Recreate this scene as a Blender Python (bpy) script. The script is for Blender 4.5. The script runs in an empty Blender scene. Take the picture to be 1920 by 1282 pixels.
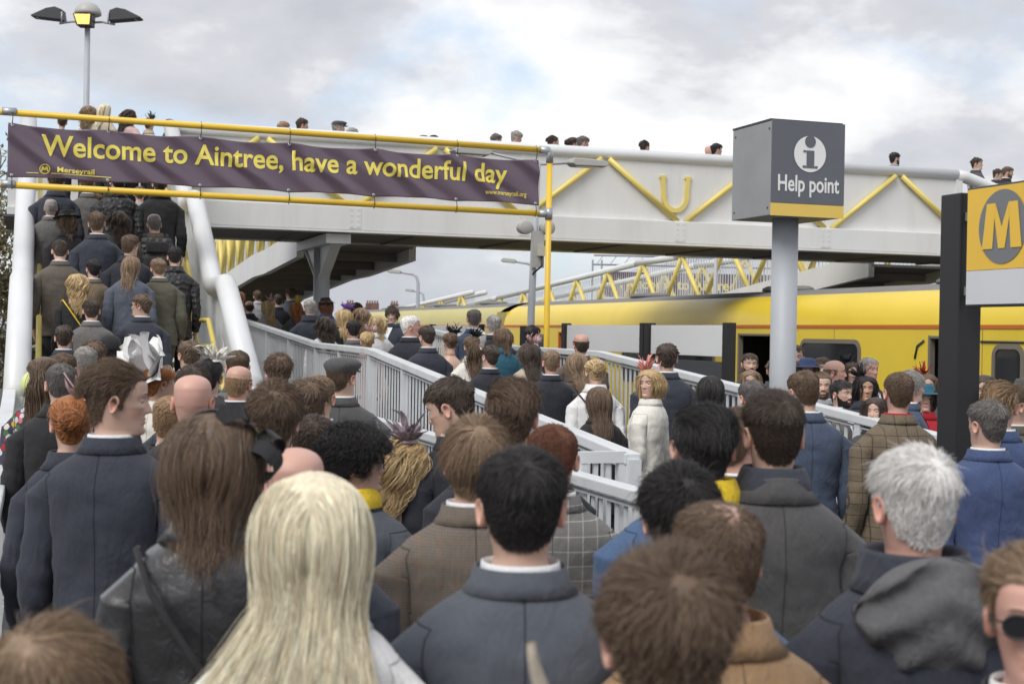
import bpy, bmesh, math, random
import numpy as np
from mathutils import Vector, Matrix, noise as mnoise
R = math.radians
random.seed(7); RNG = np.random.default_rng(7)
SC = bpy.context.scene
COL = SC.collection
# ------------------------------------------------------------------ camera, sky, sun, exposure
EYE = 1.93
cam_data = bpy.data.cameras.new('camera'); cam = bpy.data.objects.new('camera', cam_data); COL.objects.link(cam)
cam_data.sensor_width = 36; cam_data.lens = 50.0; cam_data.clip_start = 0.1; cam_data.clip_end = 3000
cam_data.dof.use_dof = True; cam_data.dof.focus_distance = 9.5; cam_data.dof.aperture_fstop = 5.6
cam.matrix_world = Matrix.Translation((0, 0, EYE)) @ Matrix.Rotation(R(90 - 0.34), 4, 'X') @ Matrix.Rotation(R(1.0), 4, 'Z')
SC.camera = cam

SUN_EL, SUN_AZ = R(48), R(-148)          # azimuth measured clockwise from +Y (the view direction)
world = bpy.data.worlds.new('World'); SC.world = world; world.use_nodes = True
wn, wl = world.node_tree.nodes, world.node_tree.links
wn.clear()
w_out = wn.new('ShaderNodeOutputWorld'); w_bg = wn.new('ShaderNodeBackground'); w_bg.inputs['Strength'].default_value = 0.1
w_sky = wn.new('ShaderNodeTexSky'); w_sky.sky_type = 'NISHITA'; w_sky.sun_disc = False
w_sky.sun_elevation = SUN_EL; w_sky.sun_rotation = SUN_AZ; w_sky.air_density = 1.0; w_sky.dust_density = 2.0
w_tc = wn.new('ShaderNodeTexCoord')
def wmap(scale, loc):
    m = wn.new('ShaderNodeMapping'); m.inputs['Scale'].default_value = scale; m.inputs['Location'].default_value = loc
    wl.new(w_tc.outputs['Generated'], m.inputs['Vector']); return m
def wnoise(vec, scale, detail, rough, dist=0.0):
    n = wn.new('ShaderNodeTexNoise'); n.inputs['Scale'].default_value = scale; n.inputs['Detail'].default_value = detail
    n.inputs['Roughness'].default_value = rough; n.inputs['Distortion'].default_value = dist
    wl.new(vec.outputs['Vector'], n.inputs['Vector']); return n
def wramp(src, stops):
    r = wn.new('ShaderNodeValToRGB'); e = r.color_ramp.elements
    e[0].position, e[0].color = stops[0][0], stops[0][1]; e[1].position, e[1].color = stops[-1][0], stops[-1][1]
    for p, c in stops[1:-1]:
        x = e.new(p); x.color = c
    wl.new(src, r.inputs['Fac']); return r
wm1 = wmap((1.0, 1.0, 1.9), (0.3, 0.1, 0.05)); wm2 = wmap((1.0, 1.0, 2.1), (5.3, 0.2, 1.7))
wn1 = wnoise(wm1, 2.6, 9, 0.55, 0.3)       # cloud cover: gaps of blue
wn2 = wnoise(wm2, 4.2, 10, 0.55, 0.12)       # light and dark bellies of the cloud
cover = wramp(wn1.outputs['Fac'], [(0.37, (0, 0, 0, 1)), (0.47, (1, 1, 1, 1))])
cloud = wramp(wn2.outputs['Fac'], [(0.36, (3.25, 3.35, 3.65, 1)), (0.47, (3.9, 3.98, 4.25, 1)), (0.515, (4.9, 4.95, 5.1, 1)), (0.60, (6.0, 6.0, 6.0, 1))])
w_haze = wn.new('ShaderNodeMix'); w_haze.data_type = 'RGBA'; w_haze.inputs['Factor'].default_value = 0.55
wl.new(w_sky.outputs['Color'], w_haze.inputs[6]); w_haze.inputs[7].default_value = (4.3, 4.9, 5.7, 1)
w_mix = wn.new('ShaderNodeMix'); w_mix.data_type = 'RGBA'
wl.new(cover.outputs['Color'], w_mix.inputs['Factor']); wl.new(w_haze.outputs[2], w_mix.inputs[6]); wl.new(cloud.outputs['Color'], w_mix.inputs[7])
wl.new(w_mix.outputs[2], w_bg.inputs['Color']); wl.new(w_bg.outputs['Background'], w_out.inputs['Surface'])

sun_data = bpy.data.lights.new('sun', 'SUN'); sun = bpy.data.objects.new('sun', sun_data); COL.objects.link(sun)
sun_data.energy = 1.3; sun_data.angle = R(32); sun_data.color = (1.0, 0.965, 0.91)
sd = Vector((math.sin(SUN_AZ) * math.cos(SUN_EL), math.cos(SUN_AZ) * math.cos(SUN_EL), math.sin(SUN_EL)))
sun.rotation_euler = sd.to_track_quat('Z', 'Y').to_euler()
SC.view_settings.view_transform = 'Standard'; SC.view_settings.look = 'None'
SC.view_settings.exposure = 0.84; SC.view_settings.gamma = 1.0; SC.view_settings.use_curve_mapping = False
SC.render.engine = 'CYCLES'; SC.cycles.use_denoising = True; SC.cycles.max_bounces = 6; SC.cycles.transparent_max_bounces = 8

# ------------------------------------------------------------------ site grid: u runs along the footbridge, v away from the camera
GRID = math.atan2(0.317, 0.948)
def uv2w(u, v, z=0.0):
    return Vector((u * math.cos(GRID) - v * math.sin(GRID), u * math.sin(GRID) + v * math.cos(GRID), z))
# ------------------------------------------------------------------ helpers
class MB:
    """collects faces; build() links them as one mesh object"""
    def __init__(s): s.v = []; s.f = []
    def add(s, vs, fs):
        o = len(s.v); s.v += [tuple(p) for p in vs]; s.f += [tuple(i + o for i in f) for f in fs]; return s
    def box(s, x0, x1, y0, y1, z0, z1):
        vs = [(x0,y0,z0),(x1,y0,z0),(x1,y1,z0),(x0,y1,z0),(x0,y0,z1),(x1,y0,z1),(x1,y1,z1),(x0,y1,z1)]
        return s.add(vs, [(0,3,2,1),(4,5,6,7),(0,1,5,4),(1,2,6,5),(2,3,7,6),(3,0,4,7)])
    def bar(s, a, b, w, h, up=(0,0,1)):
        a, b, up = Vector(a), Vector(b), Vector(up); t = (b - a).normalized()
        sx = t.cross(up)
        if sx.length < 1e-5: sx = t.cross(Vector((1,0,0)))
        sx.normalize(); sz = sx.cross(t).normalized(); sx = sx * w / 2; sz = sz * h / 2
        vs = [a-sx-sz, a+sx-sz, a+sx+sz, a-sx+sz, b-sx-sz, b+sx-sz, b+sx+sz, b-sx+sz]
        return s.add(vs, [(0,1,2,3),(7,6,5,4),(0,4,5,1),(1,5,6,2),(2,6,7,3),(3,7,4,0)])
    def tube(s, path, r, n=12, cap=True):
        P = [Vector(p) for p in path]; m = len(P)
        rs = r if isinstance(r, (list, tuple)) else [r] * m
        T = [((P[min(i+1,m-1)] - P[max(i-1,0)])).normalized() for i in range(m)]
        e1 = T[0].orthogonal().normalized(); vs = []; fs = []
        for i in range(m):
            e1 = (e1 - T[i] * e1.dot(T[i])).normalized(); e2 = T[i].cross(e1)
            for k in range(n):
                a = 2*math.pi*k/n; vs.append(P[i] + (e1*math.cos(a) + e2*math.sin(a)) * rs[i])
        for i in range(m-1):
            for k in range(n):
                k2 = (k+1) % n; fs.append((i*n+k, i*n+k2, (i+1)*n+k2, (i+1)*n+k))
        if cap: fs.append(tuple(range(n))[::-1]); fs.append(tuple((m-1)*n+k for k in range(n)))
        return s.add(vs, fs)
    def lathe(s, prof, n=20, c=(0,0,0), axis='Z'):
        vs = []; fs = []; m = len(prof)
        for (r, z) in prof:
            for k in range(n):
                a = 2*math.pi*k/n; p = (r*math.cos(a), r*math.sin(a), z)
                if axis == 'Y': p = (p[0], p[2], p[1])
                if axis == 'X': p = (p[2], p[0], p[1])
                vs.append((p[0]+c[0], p[1]+c[1], p[2]+c[2]))
        for i in range(m-1):
            for k in range(n):
                k2 = (k+1) % n; fs.append((i*n+k, i*n+k2, (i+1)*n+k2, (i+1)*n+k))
        fs.append(tuple(range(n))[::-1]); fs.append(tuple((m-1)*n+k for k in range(n)))
        return s.add(vs, fs)
    def prism(s, poly, a, b):
        """poly = list of 3D points at offset vector a; extruded to offset b"""
        n = len(poly); a, b = Vector(a), Vector(b)
        vs = [Vector(p)+a for p in poly] + [Vector(p)+b for p in poly]
        fs = [tuple(range(n))[::-1], tuple(range(n, 2*n))] + [(i, (i+1)%n, n+(i+1)%n, n+i) for i in range(n)]
        return s.add(vs, fs)
    def mesh(s, name, smooth=False):
        me = bpy.data.meshes.new(name); me.from_pydata(s.v, [], s.f); me.update()
        if smooth: me.polygons.foreach_set('use_smooth', [True]*len(me.polygons))
        return me
    def build(s, name, m, parent=None, smooth=False, bevel=0.0):
        o = link(name, s.mesh(name, smooth), m, parent)
        if bevel:
            b = o.modifiers.new('bevel', 'BEVEL'); b.width = bevel; b.segments = 2; b.limit_method = 'ANGLE'
        return o
def link(name, data, m=None, parent=None, loc=None, rot=None):
    o = bpy.data.objects.new(name, data); COL.objects.link(o)
    if parent is not None: o.parent = parent
    if m is not None:
        if data.materials: 
            o.material_slots[0].link = 'OBJECT'; o.material_slots[0].material = m
        else: data.materials.append(m)
    if loc is not None: o.location = loc
    if rot is not None: o.rotation_euler = rot
    return o
def tag(o, label, cat, group=None):
    o['label'] = label; o['category'] = cat
    if group: o['group'] = group
    return o
def thing(name, label, cat, loc=(0,0,0), rz=0.0, group=None):
    o = bpy.data.objects.new(name, None); COL.objects.link(o); o.location = loc; o.rotation_euler = (0,0,rz)
    o.empty_display_size = 0.2
    return tag(o, label, cat, group)
def site(name, label, cat, group=None):          # a thing whose parts are modelled on the site grid
    return thing(name, label, cat, (0,0,0), GRID, group)
def text_mesh(s, size, extrude, offset=0.0, spacing=1.0, align='LEFT', shear=0.0):
    c = bpy.data.curves.new('txt', 'FONT'); c.body = s; c.size = size; c.extrude = extrude; c.offset = offset
    c.space_character = spacing; c.align_x = align; c.resolution_u = 5; c.shear = shear
    o = bpy.data.objects.new('txt', c); COL.objects.link(o)
    dg = bpy.context.evaluated_depsgraph_get(); dg.update()
    me = bpy.data.meshes.new_from_object(o.evaluated_get(dg)); bpy.data.objects.remove(o); bpy.data.curves.remove(c)
    me.materials.clear(); return me

MATS = {}
def mat(name, col, rough=0.6, var=0.12, scale=6.0, bump=0.0, bscale=60.0, metal=0.0, spec=0.5, dirt=0.0, dirt_col=(0.10,0.09,0.075), sheen=0.0, streak=False):
    """plain painted / cloth surface: base colour with noise wear, optional grime patches, fine bump"""
    if name in MATS: return MATS[name]
    m = bpy.data.materials.new(name); m.use_nodes = True; MATS[name] = m
    n, l = m.node_tree.nodes, m.node_tree.links; b = n['Principled BSDF']
    b.inputs['Roughness'].default_value = rough; b.inputs['Metallic'].default_value = metal
    b.inputs['Specular IOR Level'].default_value = spec
    if sheen: b.inputs['Sheen Weight'].default_value = sheen; b.inputs['Sheen Roughness'].default_value = 0.5
    tc = n.new('ShaderNodeTexCoord'); nz = n.new('ShaderNodeTexNoise'); nz.inputs['Scale'].default_value = scale; nz.inputs['Detail'].default_value = 6
    l.new(tc.outputs['Object'], nz.inputs['Vector'])
    mx = n.new('ShaderNodeMix'); mx.data_type = 'RGBA'; l.new(nz.outputs['Fac'], mx.inputs['Factor'])
    lo = [max(0, c*(1-var)) for c in col]; hi = [min(1, c*(1+var)) for c in col]
    mx.inputs[6].default_value = (*lo, 1); mx.inputs[7].default_value = (*hi, 1); out = mx.outputs[2]
    if dirt:
        mp = n.new('ShaderNodeMapping'); mp.inputs['Scale'].default_value = (1, 1, 0.18) if streak else (1, 1, 1); l.new(tc.outputs['Object'], mp.inputs['Vector'])
        n2 = n.new('ShaderNodeTexNoise'); n2.inputs['Scale'].default_value = scale*(2.2 if streak else 0.7); n2.inputs['Detail'].default_value = 8; n2.inputs['Roughness'].default_value = 0.65
        l.new(mp.outputs['Vector'], n2.inputs['Vector'])
        r = n.new('ShaderNodeValToRGB'); r.color_ramp.elements[0].position = 0.48; r.color_ramp.elements[1].position = 0.78
        r.color_ramp.elements[1].color = (dirt, dirt, dirt, 1); l.new(n2.outputs['Fac'], r.inputs['Fac'])
        m2 = n.new('ShaderNodeMix'); m2.data_type = 'RGBA'; l.new(r.outputs['Color'], m2.inputs['Factor']); l.new(out, m2.inputs[6]); m2.inputs[7].default_value = (*dirt_col, 1)
        out = m2.outputs[2]
    l.new(out, b.inputs['Base Color'])
    if bump:
        n3 = n.new('ShaderNodeTexNoise'); n3.inputs['Scale'].default_value = bscale; n3.inputs['Detail'].default_value = 3; l.new(tc.outputs['Object'], n3.inputs['Vector'])
        bp = n.new('ShaderNodeBump'); bp.inputs['Strength'].default_value = bump; bp.inputs['Distance'].default_value = 0.004
        l.new(n3.outputs['Fac'], bp.inputs['Height']); l.new(bp.outputs['Normal'], b.inputs['Normal'])
    return m
def lerp_tab(tab, zs, power=None):
    """smooth (monotone-ish) interpolation of table rows (z, a, b, ...) at zs"""
    t = np.array(tab, float); z = t[:,0]; out = []
    for j in range(1, t.shape[1]):
        y = t[:,j]; h = np.diff(z); dl = np.diff(y)/h
        mm = np.zeros_like(y); mm[1:-1] = np.where(dl[:-1]*dl[1:] > 0, 2*dl[:-1]*dl[1:]/(dl[:-1]+dl[1:]+1e-12*np.sign(dl[:-1]+dl[1:]+1e-30)), 0); mm[0] = dl[0]; mm[-1] = dl[-1]
        i = np.clip(np.searchsorted(z, zs) - 1, 0, len(z)-2); s = np.clip((zs - z[i])/h[i], 0, 1); hh = h[i]
        out.append((2*s**3-3*s**2+1)*y[i] + (s**3-2*s**2+s)*hh*mm[i] + (-2*s**3+3*s**2)*y[i+1] + (s**3-s**2)*hh*mm[i+1])
    return out
# ------------------------------------------------------------------ materials of the setting
M_white = mat('bridge_white_paint', (0.70,0.70,0.69), 0.45, 0.05, 1.3, dirt=0.22, dirt_col=(0.33,0.32,0.29), streak=True)
M_tube = mat('tube_white_paint', (0.68,0.69,0.70), 0.35, 0.04, 2.0, dirt=0.15, dirt_col=(0.35,0.34,0.31))
M_rail = mat('rail_grey_paint', (0.64,0.66,0.68), 0.4, 0.06, 5.0, dirt=0.35, dirt_col=(0.30,0.30,0.28), bump=0.08, bscale=40)
M_yel = mat('bridge_yellow_paint', (0.74,0.60,0.17), 0.42, 0.08, 3.0, dirt=0.25, dirt_col=(0.45,0.36,0.14))
M_yel2 = mat('scaffold_yellow_paint', (0.80,0.52,0.045), 0.38, 0.06, 4.0, dirt=0.25, dirt_col=(0.42,0.27,0.05))
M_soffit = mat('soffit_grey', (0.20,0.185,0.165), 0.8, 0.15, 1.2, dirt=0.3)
M_deck = mat('deck_surface', (0.09,0.09,0.09), 0.85, 0.2, 3.0)
M_galv = mat('galvanised_steel', (0.42,0.44,0.46), 0.45, 0.15, 14.0, metal=0.6)
M_postgrey = mat('grey_post_paint', (0.40,0.42,0.45), 0.5, 0.06, 3.0, dirt=0.2, dirt_col=(0.25,0.25,0.24))
M_black = mat('black_paint', (0.018,0.018,0.02), 0.45, 0.15, 5.0)
M_dark = mat('dark_grey_plastic', (0.045,0.047,0.052), 0.5, 0.15, 8.0)
M_asph = mat('asphalt', (0.06,0.06,0.06), 0.9, 0.3, 2.0, bump=0.5, bscale=120)
M_ball = mat('ballast', (0.13,0.115,0.10), 0.95, 0.45, 30.0, bump=0.9, bscale=60)
M_steel = mat('rail_steel', (0.22,0.19,0.17), 0.5, 0.2, 8.0, metal=0.7)
M_board = mat('white_board', (0.70,0.71,0.72), 0.4, 0.03, 2.0, dirt=0.12, dirt_col=(0.45,0.44,0.42))

# ------------------------------------------------------------------ ground with the track trench
g = MB(); prof = [(-900,0),(10.42,0),(10.42,-1.0),(13.75,-1.0),(13.75,0),(900,0)]; vs = []; fs = []
for vv in (-60, 60, 1400):
    vs += [(u, vv, z) for u, z in prof]
for j in range(2):
    for i in range(5): fs.append((j*6+i, j*6+i+1, (j+1)*6+i+1, (j+1)*6+i))
g.add(vs, fs); gr = g.build('platform_ground', M_asph); gr.rotation_euler.z = GRID; gr['kind'] = 'structure'
o = MB().add([(10.43,-60,-.996),(13.74,-60,-.996),(13.74,1400,-.996),(10.43,1400,-.996)], [(0,1,2,3)]).build('track_bed', M_ball); o.rotation_euler.z = GRID; o['kind'] = 'structure'
o = MB().box(10.05,10.17,-60,90,0.004,0.008).build('platform_edge_line', mat('line_white',(0.75,0.75,0.72),0.7)); o.rotation_euler.z = GRID; o['kind'] = 'structure'
tr = site('railway_track', 'pair of steel rails under the yellow train beside the platform', 'track')
for uu in (11.3, 12.73): MB().box(uu-.035,uu+.035,-50,200,-.95,-.80).build('rail', M_steel, tr)

# ------------------------------------------------------------------ footbridge
FB_V0, FB_V1, FB_U0, FB_U1 = 20.31, 22.9, 1.75, 14.63
fb = site('footbridge', 'white steel footbridge with yellow diagonals spanning the railway', 'footbridge')
MB().box(-0.45, 17.4, FB_V0+.02, FB_V1-.02, 3.385, 3.42).build('deck', M_deck, fb)
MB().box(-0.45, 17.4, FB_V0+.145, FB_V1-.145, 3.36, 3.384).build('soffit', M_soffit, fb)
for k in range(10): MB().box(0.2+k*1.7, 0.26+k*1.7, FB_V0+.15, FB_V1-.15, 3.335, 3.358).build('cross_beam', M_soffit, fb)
for side, vv in (('front', FB_V0), ('back', FB_V1)):
    s = -1 if side == 'front' else 1
    u0 = FB_U0 if side == 'front' else -0.45
    MB().box(u0, FB_U1, vv-.13, vv+.13, 3.375, 3.72).build('edge_beam', M_white, fb, bevel=.012)
    MB().box(u0, FB_U1, vv-.14, vv+.14, 3.345, 3.373).build('bottom_flange', M_white, fb)
    nP = 5; w = (FB_U1 - u0) / nP
    for k in range(nP):
        MB().box(u0+k*w+.004, u0+(k+1)*w-.004, vv-.02, vv+.02, 3.722, 4.64).build('parapet_panel', M_white, fb)
    MB().tube([(u0,vv,4.715),(FB_U1,vv,4.715)], .092, 20).build('top_tube', M_tube, fb, True)
    ap = [13.44 - 2.61*k for k in range(6)]
    for a in ap:
        for sg in (-1, 1):
            b = a + sg*1.235
            if b < u0 - .05 or b > FB_U1 + .1: continue
            MB().tube([(a+sg*.06, vv+s*.075, 4.63),(b, vv+s*.075, 3.725)], .042, 12).build('diagonal', M_yel, fb, True)
    bolt = MB().lathe([(.016,-.012),(.016,0)],6,(0,0,0),'Y').mesh('bolt')
    if side == 'front':
        for k in range(1, nP):
            for dz in (.06,.14,.22,.30):
                for du in (-.05,.05): link('bolt', bolt, M_white, fb, (u0+k*w+du, vv-.13, 3.375+dz))
            MB().box(u0+k*w-.09,u0+k*w+.09,vv-.137,vv-.1305,3.40,3.70).build('splice_plate', M_white, fb)
            MB().box(u0+k*w-.03,u0+k*w+.03,vv-.026,vv-.0205,3.725,4.63).build('joint_cover', M_white, fb)
    # end post
    MB().box(FB_U1-.06, FB_U1+.06, vv-.06, vv+.06, 3.72, 4.64).build('end_post', M_white, fb)
# descending end: the parapet tube folds down towards the far platform
for vv in (FB_V0, FB_V1):
    MB().tube([(FB_U1-.02,vv,4.715),(FB_U1+.14,vv,4.69),(FB_U1+2.8,vv,3.92),(FB_U1+6,vv,1.9)], .1, 16).build('stair_tube', M_tube, fb, True)
    for k in range(24):
        uu = FB_U1+.22+k*.11; zt = 4.69-(uu-FB_U1-.14)*.293-.06
        MB().bar((uu,vv,3.40),(uu,vv,zt),.025,.025).build('baluster', M_rail, fb)
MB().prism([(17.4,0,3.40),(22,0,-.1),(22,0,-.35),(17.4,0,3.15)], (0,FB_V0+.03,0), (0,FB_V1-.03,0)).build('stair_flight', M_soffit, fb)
# horseshoe emblem
hs = MB(); pts = []
for i in range(27):
    a = R(-35 + 250*i/26) + math.pi
    pts.append((9.42 + .205*math.cos(a)*1.0, 4.17 + .23*math.sin(a)))
pts = [(9.42-.215,4.39)] + [(9.42+.20*math.cos(R(t)), 4.13+.24*math.sin(R(t))) for t in range(170, 371, 10)] + [(9.42+.215,4.39)]
W = .07; outl = []; inl = []
for i,(a,b) in enumerate(pts):
    p0 = Vector(pts[max(0,i-1)]+(0,)); p1 = Vector(pts[min(len(pts)-1,i+1)]+(0,)); t = (p1-p0).normalized(); nn = Vector((-t.y,t.x,0))*W/2
    outl.append((a+nn.x,b+nn.y)); inl.append((a-nn.x,b-nn.y))
vs = []; fs = []
for i in range(len(pts)):
    for (a,b) in (outl[i], inl[i]):
        vs += [(a,FB_V0-.062,b),(a,FB_V0-.021,b)]
for i in range(len(pts)-1):
    q = i*4; r = q+4
    fs += [(q,q+2,r+2,r),(q+1,r+1,r+3,q+3),(q,r,r+1,q+1),(q+2,q+3,r+3,r+2)]
fs += [(0,1,3,2),(len(vs)-4,len(vs)-2,len(vs)-1,len(vs)-3)]
hs.add(vs, fs)
for (a,b) in (pts[0], pts[-1]): hs.box(a-.055,a+.055,FB_V0-.0625,FB_V0-.0205,b-.002,b+.035)
hs.build('horseshoe', M_yel, fb)
# column with Y brackets
MB().tube([(4.13,21.6,-.1),(4.13,21.6,3.3)], .125, 24).build('column', M_postgrey, fb, True)
for s in (-1,1):
    MB().prism([(4.13,21.6+s*.12,2.72),(4.13,21.6+s*1.05,3.22),(4.13,21.6+s*1.05,3.30),(4.13,21.6+s*.12,3.30)], (-.05,0,0),(.05,0,0)).build('bracket', M_white, fb)
    MB().bar((4.13,21.6+s*.10,2.70),(4.13,21.6+s*1.1,3.215),.16,.02,(1,0,0) if False else (0,0,1)).build('bracket_flange', M_white, fb)
MB().box(3.95,4.31,20.35,22.85,3.19,3.330).build('crosshead', M_white, fb)
# ------------------------------------------------------------------ staircase
ST = site('staircase', 'crowded steel staircase climbing to the footbridge between white tubes', 'staircase')
ST_U0, ST_U1 = -0.02, 1.62
RISE = 3.42/22; RUN = .30
flights = [(12.0,7),(15.0,7),(17.95,8)]     # start v, risers
steps = []; zz = 0.0; nose = [(11.0,0.0),(12.0,0.0)]
for (v0,n) in flights:
    for k in range(n):
        zz += RISE; last = (k == n-1)
        v1 = v0+RUN*k; nxt = v1+RUN
        if last: nxt = {12.0:15.0, 15.0:17.95, 17.95:20.31}[v0]
        steps.append((v1, nxt, zz))
    nose += [(v0+RUN*(n-1), zz), (nxt, zz)]
def stair_z(v):
    z = 0.0
    for (a,b,h) in steps:
        if v >= a: z = h
    return z
def tube_z(v):
    xs = [11.0,12.0,14.0,15.0,17.0,17.95,20.31]; zs = [0.1,0.1,RISE*7,RISE*7,RISE*14,RISE*14,3.42]
    return float(np.interp(v, xs, zs))
M_tread = mat('tread_grey', (0.20,0.20,0.20), 0.8, 0.2, 8.0); M_nose = mat('nosing_yellow', (0.72,0.55,0.08), 0.6, 0.15, 10.0)
for (a,b,h) in steps:
    t = MB().box(ST_U0, ST_U1, a, b+.02, h-.05, h).build('tread', M_tread, ST)
    MB().box(ST_U0+.02, ST_U1-.02, a-.012, a+.05, h-.052, h+.004).build('nosing', M_nose, t)
for uu in (ST_U0-.06, ST_U1+.06):
    pl = [(0,v,tube_z(v)-.02) for v in (12.0,14.0,15.0,17.0,17.95,20.2)]
    poly = pl + [(0,v,z-.34) for (_,v,z) in reversed(pl)]
    MB().prism(poly, (uu-.03,0,0),(uu+.03,0,0)).build('stringer', M_rail, ST)
for uu in (-0.14, 1.74):
    vs_ = [11.75 if uu < 0 else 12.15, 13.9,14.05,14.9,15.05,16.9,17.05,17.85,18.0,20.31]
    pth = [(uu, v, tube_z(v)+1.27 if v < 20 else 4.70) for v in vs_]
    MB().tube(pth, .105, 20).build('stair_tube', M_tube, ST, True)
    MB().tube([(uu,vs_[0],-.05),(uu,vs_[0],tube_z(vs_[0])+1.27)], .086, 20).build('newel_tube', M_tube, ST, True)
    # closely set balusters below the tube
    me = MB().box(-.004,.004,-.018,.018,0,1.0).mesh('baluster')
    v = 12.2
    while v < 20.25:
        o = link('baluster', me, M_rail, ST, (uu, v, tube_z(v)-.02)); o.scale = (1,1,1.20); v += .105
    # two yellow handrails inside the balusters
    ui = uu + (.16 if uu < 0 else -.16)
    for hh in (.92, .66):
        pv = [12.0,14.0,14.95,17.0,17.9,20.2]
        pth = [(ui, 11.6, tube_z(12.0)+hh-.35),(ui,11.62,tube_z(12.0)+hh)] + [(ui,v_,tube_z(v_)+hh) for v_ in pv]
        MB().tube(pth, .026, 10).build('handrail', M_yel, ST, True)
    for v_ in (12.1,14.2,16.0,18.0,19.6):
        MB().bar((ui, v_, tube_z(v_)+.66),(uu, v_, tube_z(v_)+.60),.02,.02).build('handrail_bracket', M_rail, ST)
# top landing end post of the front parapet
MB().tube([(1.74,20.30,3.40),(1.74,20.30,4.80)], .085, 16).build('end_post', M_tube, fb, True)

# ------------------------------------------------------------------ balustrades
BAL = MB().box(-.004,.004,-.018,.018,0,1.0).mesh('baluster'); BAL.materials.append(M_rail)
def balustrade(name, label, u, zfun, v0, v1, post_vs, height=1.1, pitch=.105, group=None, kinks=()):
    t = site(name, label, 'railing', group)
    ks = sorted(set([v0] + [k for k in kinks if v0 < k < v1] + [v1]))
    for a, b in zip(ks[:-1], ks[1:]):
        za, zb = zfun(a), zfun(b)
        MB().bar((u,a-.004,za+height-.03),(u,b+.004,zb+height-.03),.095,.06).build('handrail', M_rail, t, bevel=.008)
        MB().bar((u,a,za+.10),(u,b,zb+.10),.05,.03).build('bottom_rail', M_rail, t)
        MB().bar((u,a,za+height-.085),(u,b,zb+height-.085),.045,.012).build('channel', M_rail, t)
    for p in post_vs:
        MB().box(u-.035,u+.035,p-.035,p+.035,zfun(p)-.05,zfun(p)+height-.03).build('post', M_rail, t)
    v = v0 + pitch
    while v < v1 - .02:
        if all(abs(v-p) > .06 for p in post_vs):
            o = link('baluster', BAL, None, t, (u, v, zfun(v)+.115)); o.scale = (1,1,height-.20)
        v += pitch
    return t
RAMP_U0, RAMP_U1 = 2.99, 5.32
def ramp_z(v): return float(np.interp(v, [8.5,13.1,15.8,24.0,42.0],[0.0,.34,.36,.76,1.67]))
def rail_z(v): return float(np.interp(v, [4.2,6.9,13.1,15.8,24.0,42.0],[-.33,-.12,.34,.36,.76,1.67]))
rp = site('ramp', 'sloping walkway packed with people rising under the footbridge', 'ramp')
pl = [(0,v,ramp_z(v)) for v in (8.5,13.1,15.8,24.0,42.0)]
MB().prism(pl + [(0,42.0,-.1),(0,8.5,-.1)], (RAMP_U0-.06,0,0),(RAMP_U1+.06,0,0)).build('walkway', M_asph, rp)
for uu in (RAMP_U0-.085, RAMP_U1+.085):
    pl2 = [(0,v,ramp_z(v)+.06) for v in (8.5,13.1,15.8,24.0,42.0)]
    MB().prism(pl2 + [(0,42.0,-.1),(0,8.5,-.1)], (uu-.022,0,0),(uu+.022,0,0)).build('edge_plate', M_rail, rp)
balustrade('railing', 'pale grey balustrade with end post along the stair side of the ramp', RAMP_U0, rail_z, 6.9, 24.0, [6.9,8.6,10.5,11.8,13.1,14.5,15.8,17.6,19.4,21.2,23.9], height=1.43, kinks=(13.1,15.8))
balustrade('railing', 'pale grey balustrade along the train side of the ramp', RAMP_U1, rail_z, 6.7, 24.0, [6.7,8.4,10.1,11.8,13.1,14.5,15.8,17.6,19.4,21.2,23.9], height=1.43, kinks=(13.1,15.8))
balustrade('railing', 'low level fence of pale grey bars just in front of the ramp', 2.66, lambda v: 0.12, 6.0, 13.0, [6.0,7.4,8.8,10.2,11.6,12.9])
lf = balustrade('railing', 'sloping grey handrail leading to the foot of the staircase tube', -.19, lambda v: float(np.interp(v,[5,8,11.7],[0,0,.33])), 5.0, 11.7, [5.0,6.6,8.2,9.9,11.7], kinks=(8.0,))
# fence gate return panel at the end of the ramp balustrade
gt = site('railing_gate', 'small grey gate panel with a lock beside the ramp end post', 'gate')
MB().bar((2.70,6.93,1.29),(2.955,6.93,1.29),.05,.06).build('top_rail', M_rail, gt); MB().bar((2.70,6.93,.3),(2.955,6.93,.3),.04,.04).build('bottom_rail', M_rail, gt)
for uu in (2.72,2.935): MB().box(uu-.02,uu+.02,6.91,6.95,0,1.262).build('stile', M_rail, gt)
for uu in (2.79,2.86): MB().box(uu-.012,uu+.012,6.918,6.942,.32,1.26).build('bar', M_rail, gt)
MB().box(2.895,2.925,6.88,6.908,1.02,1.12).build('lock', M_galv, gt)
# green ball cap on the handrail end
bl = MB(); bl.lathe([(.001,-.1)]+[(.1*math.sin(math.pi*i/12), -.1*math.cos(math.pi*i/12)) for i in range(1,12)]+[(.001,.1)], 20)
o = bl.build('handrail_ball', mat('lime_rubber',(0.62,0.70,0.28),.6,.06,8.0,bump=.15,bscale=90), None, True); o.location = uv2w(-.01, 11.62, 1.48)
tag(o, 'lime green rubber ball fixed where the handrail meets the stair tube', 'ball')

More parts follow.
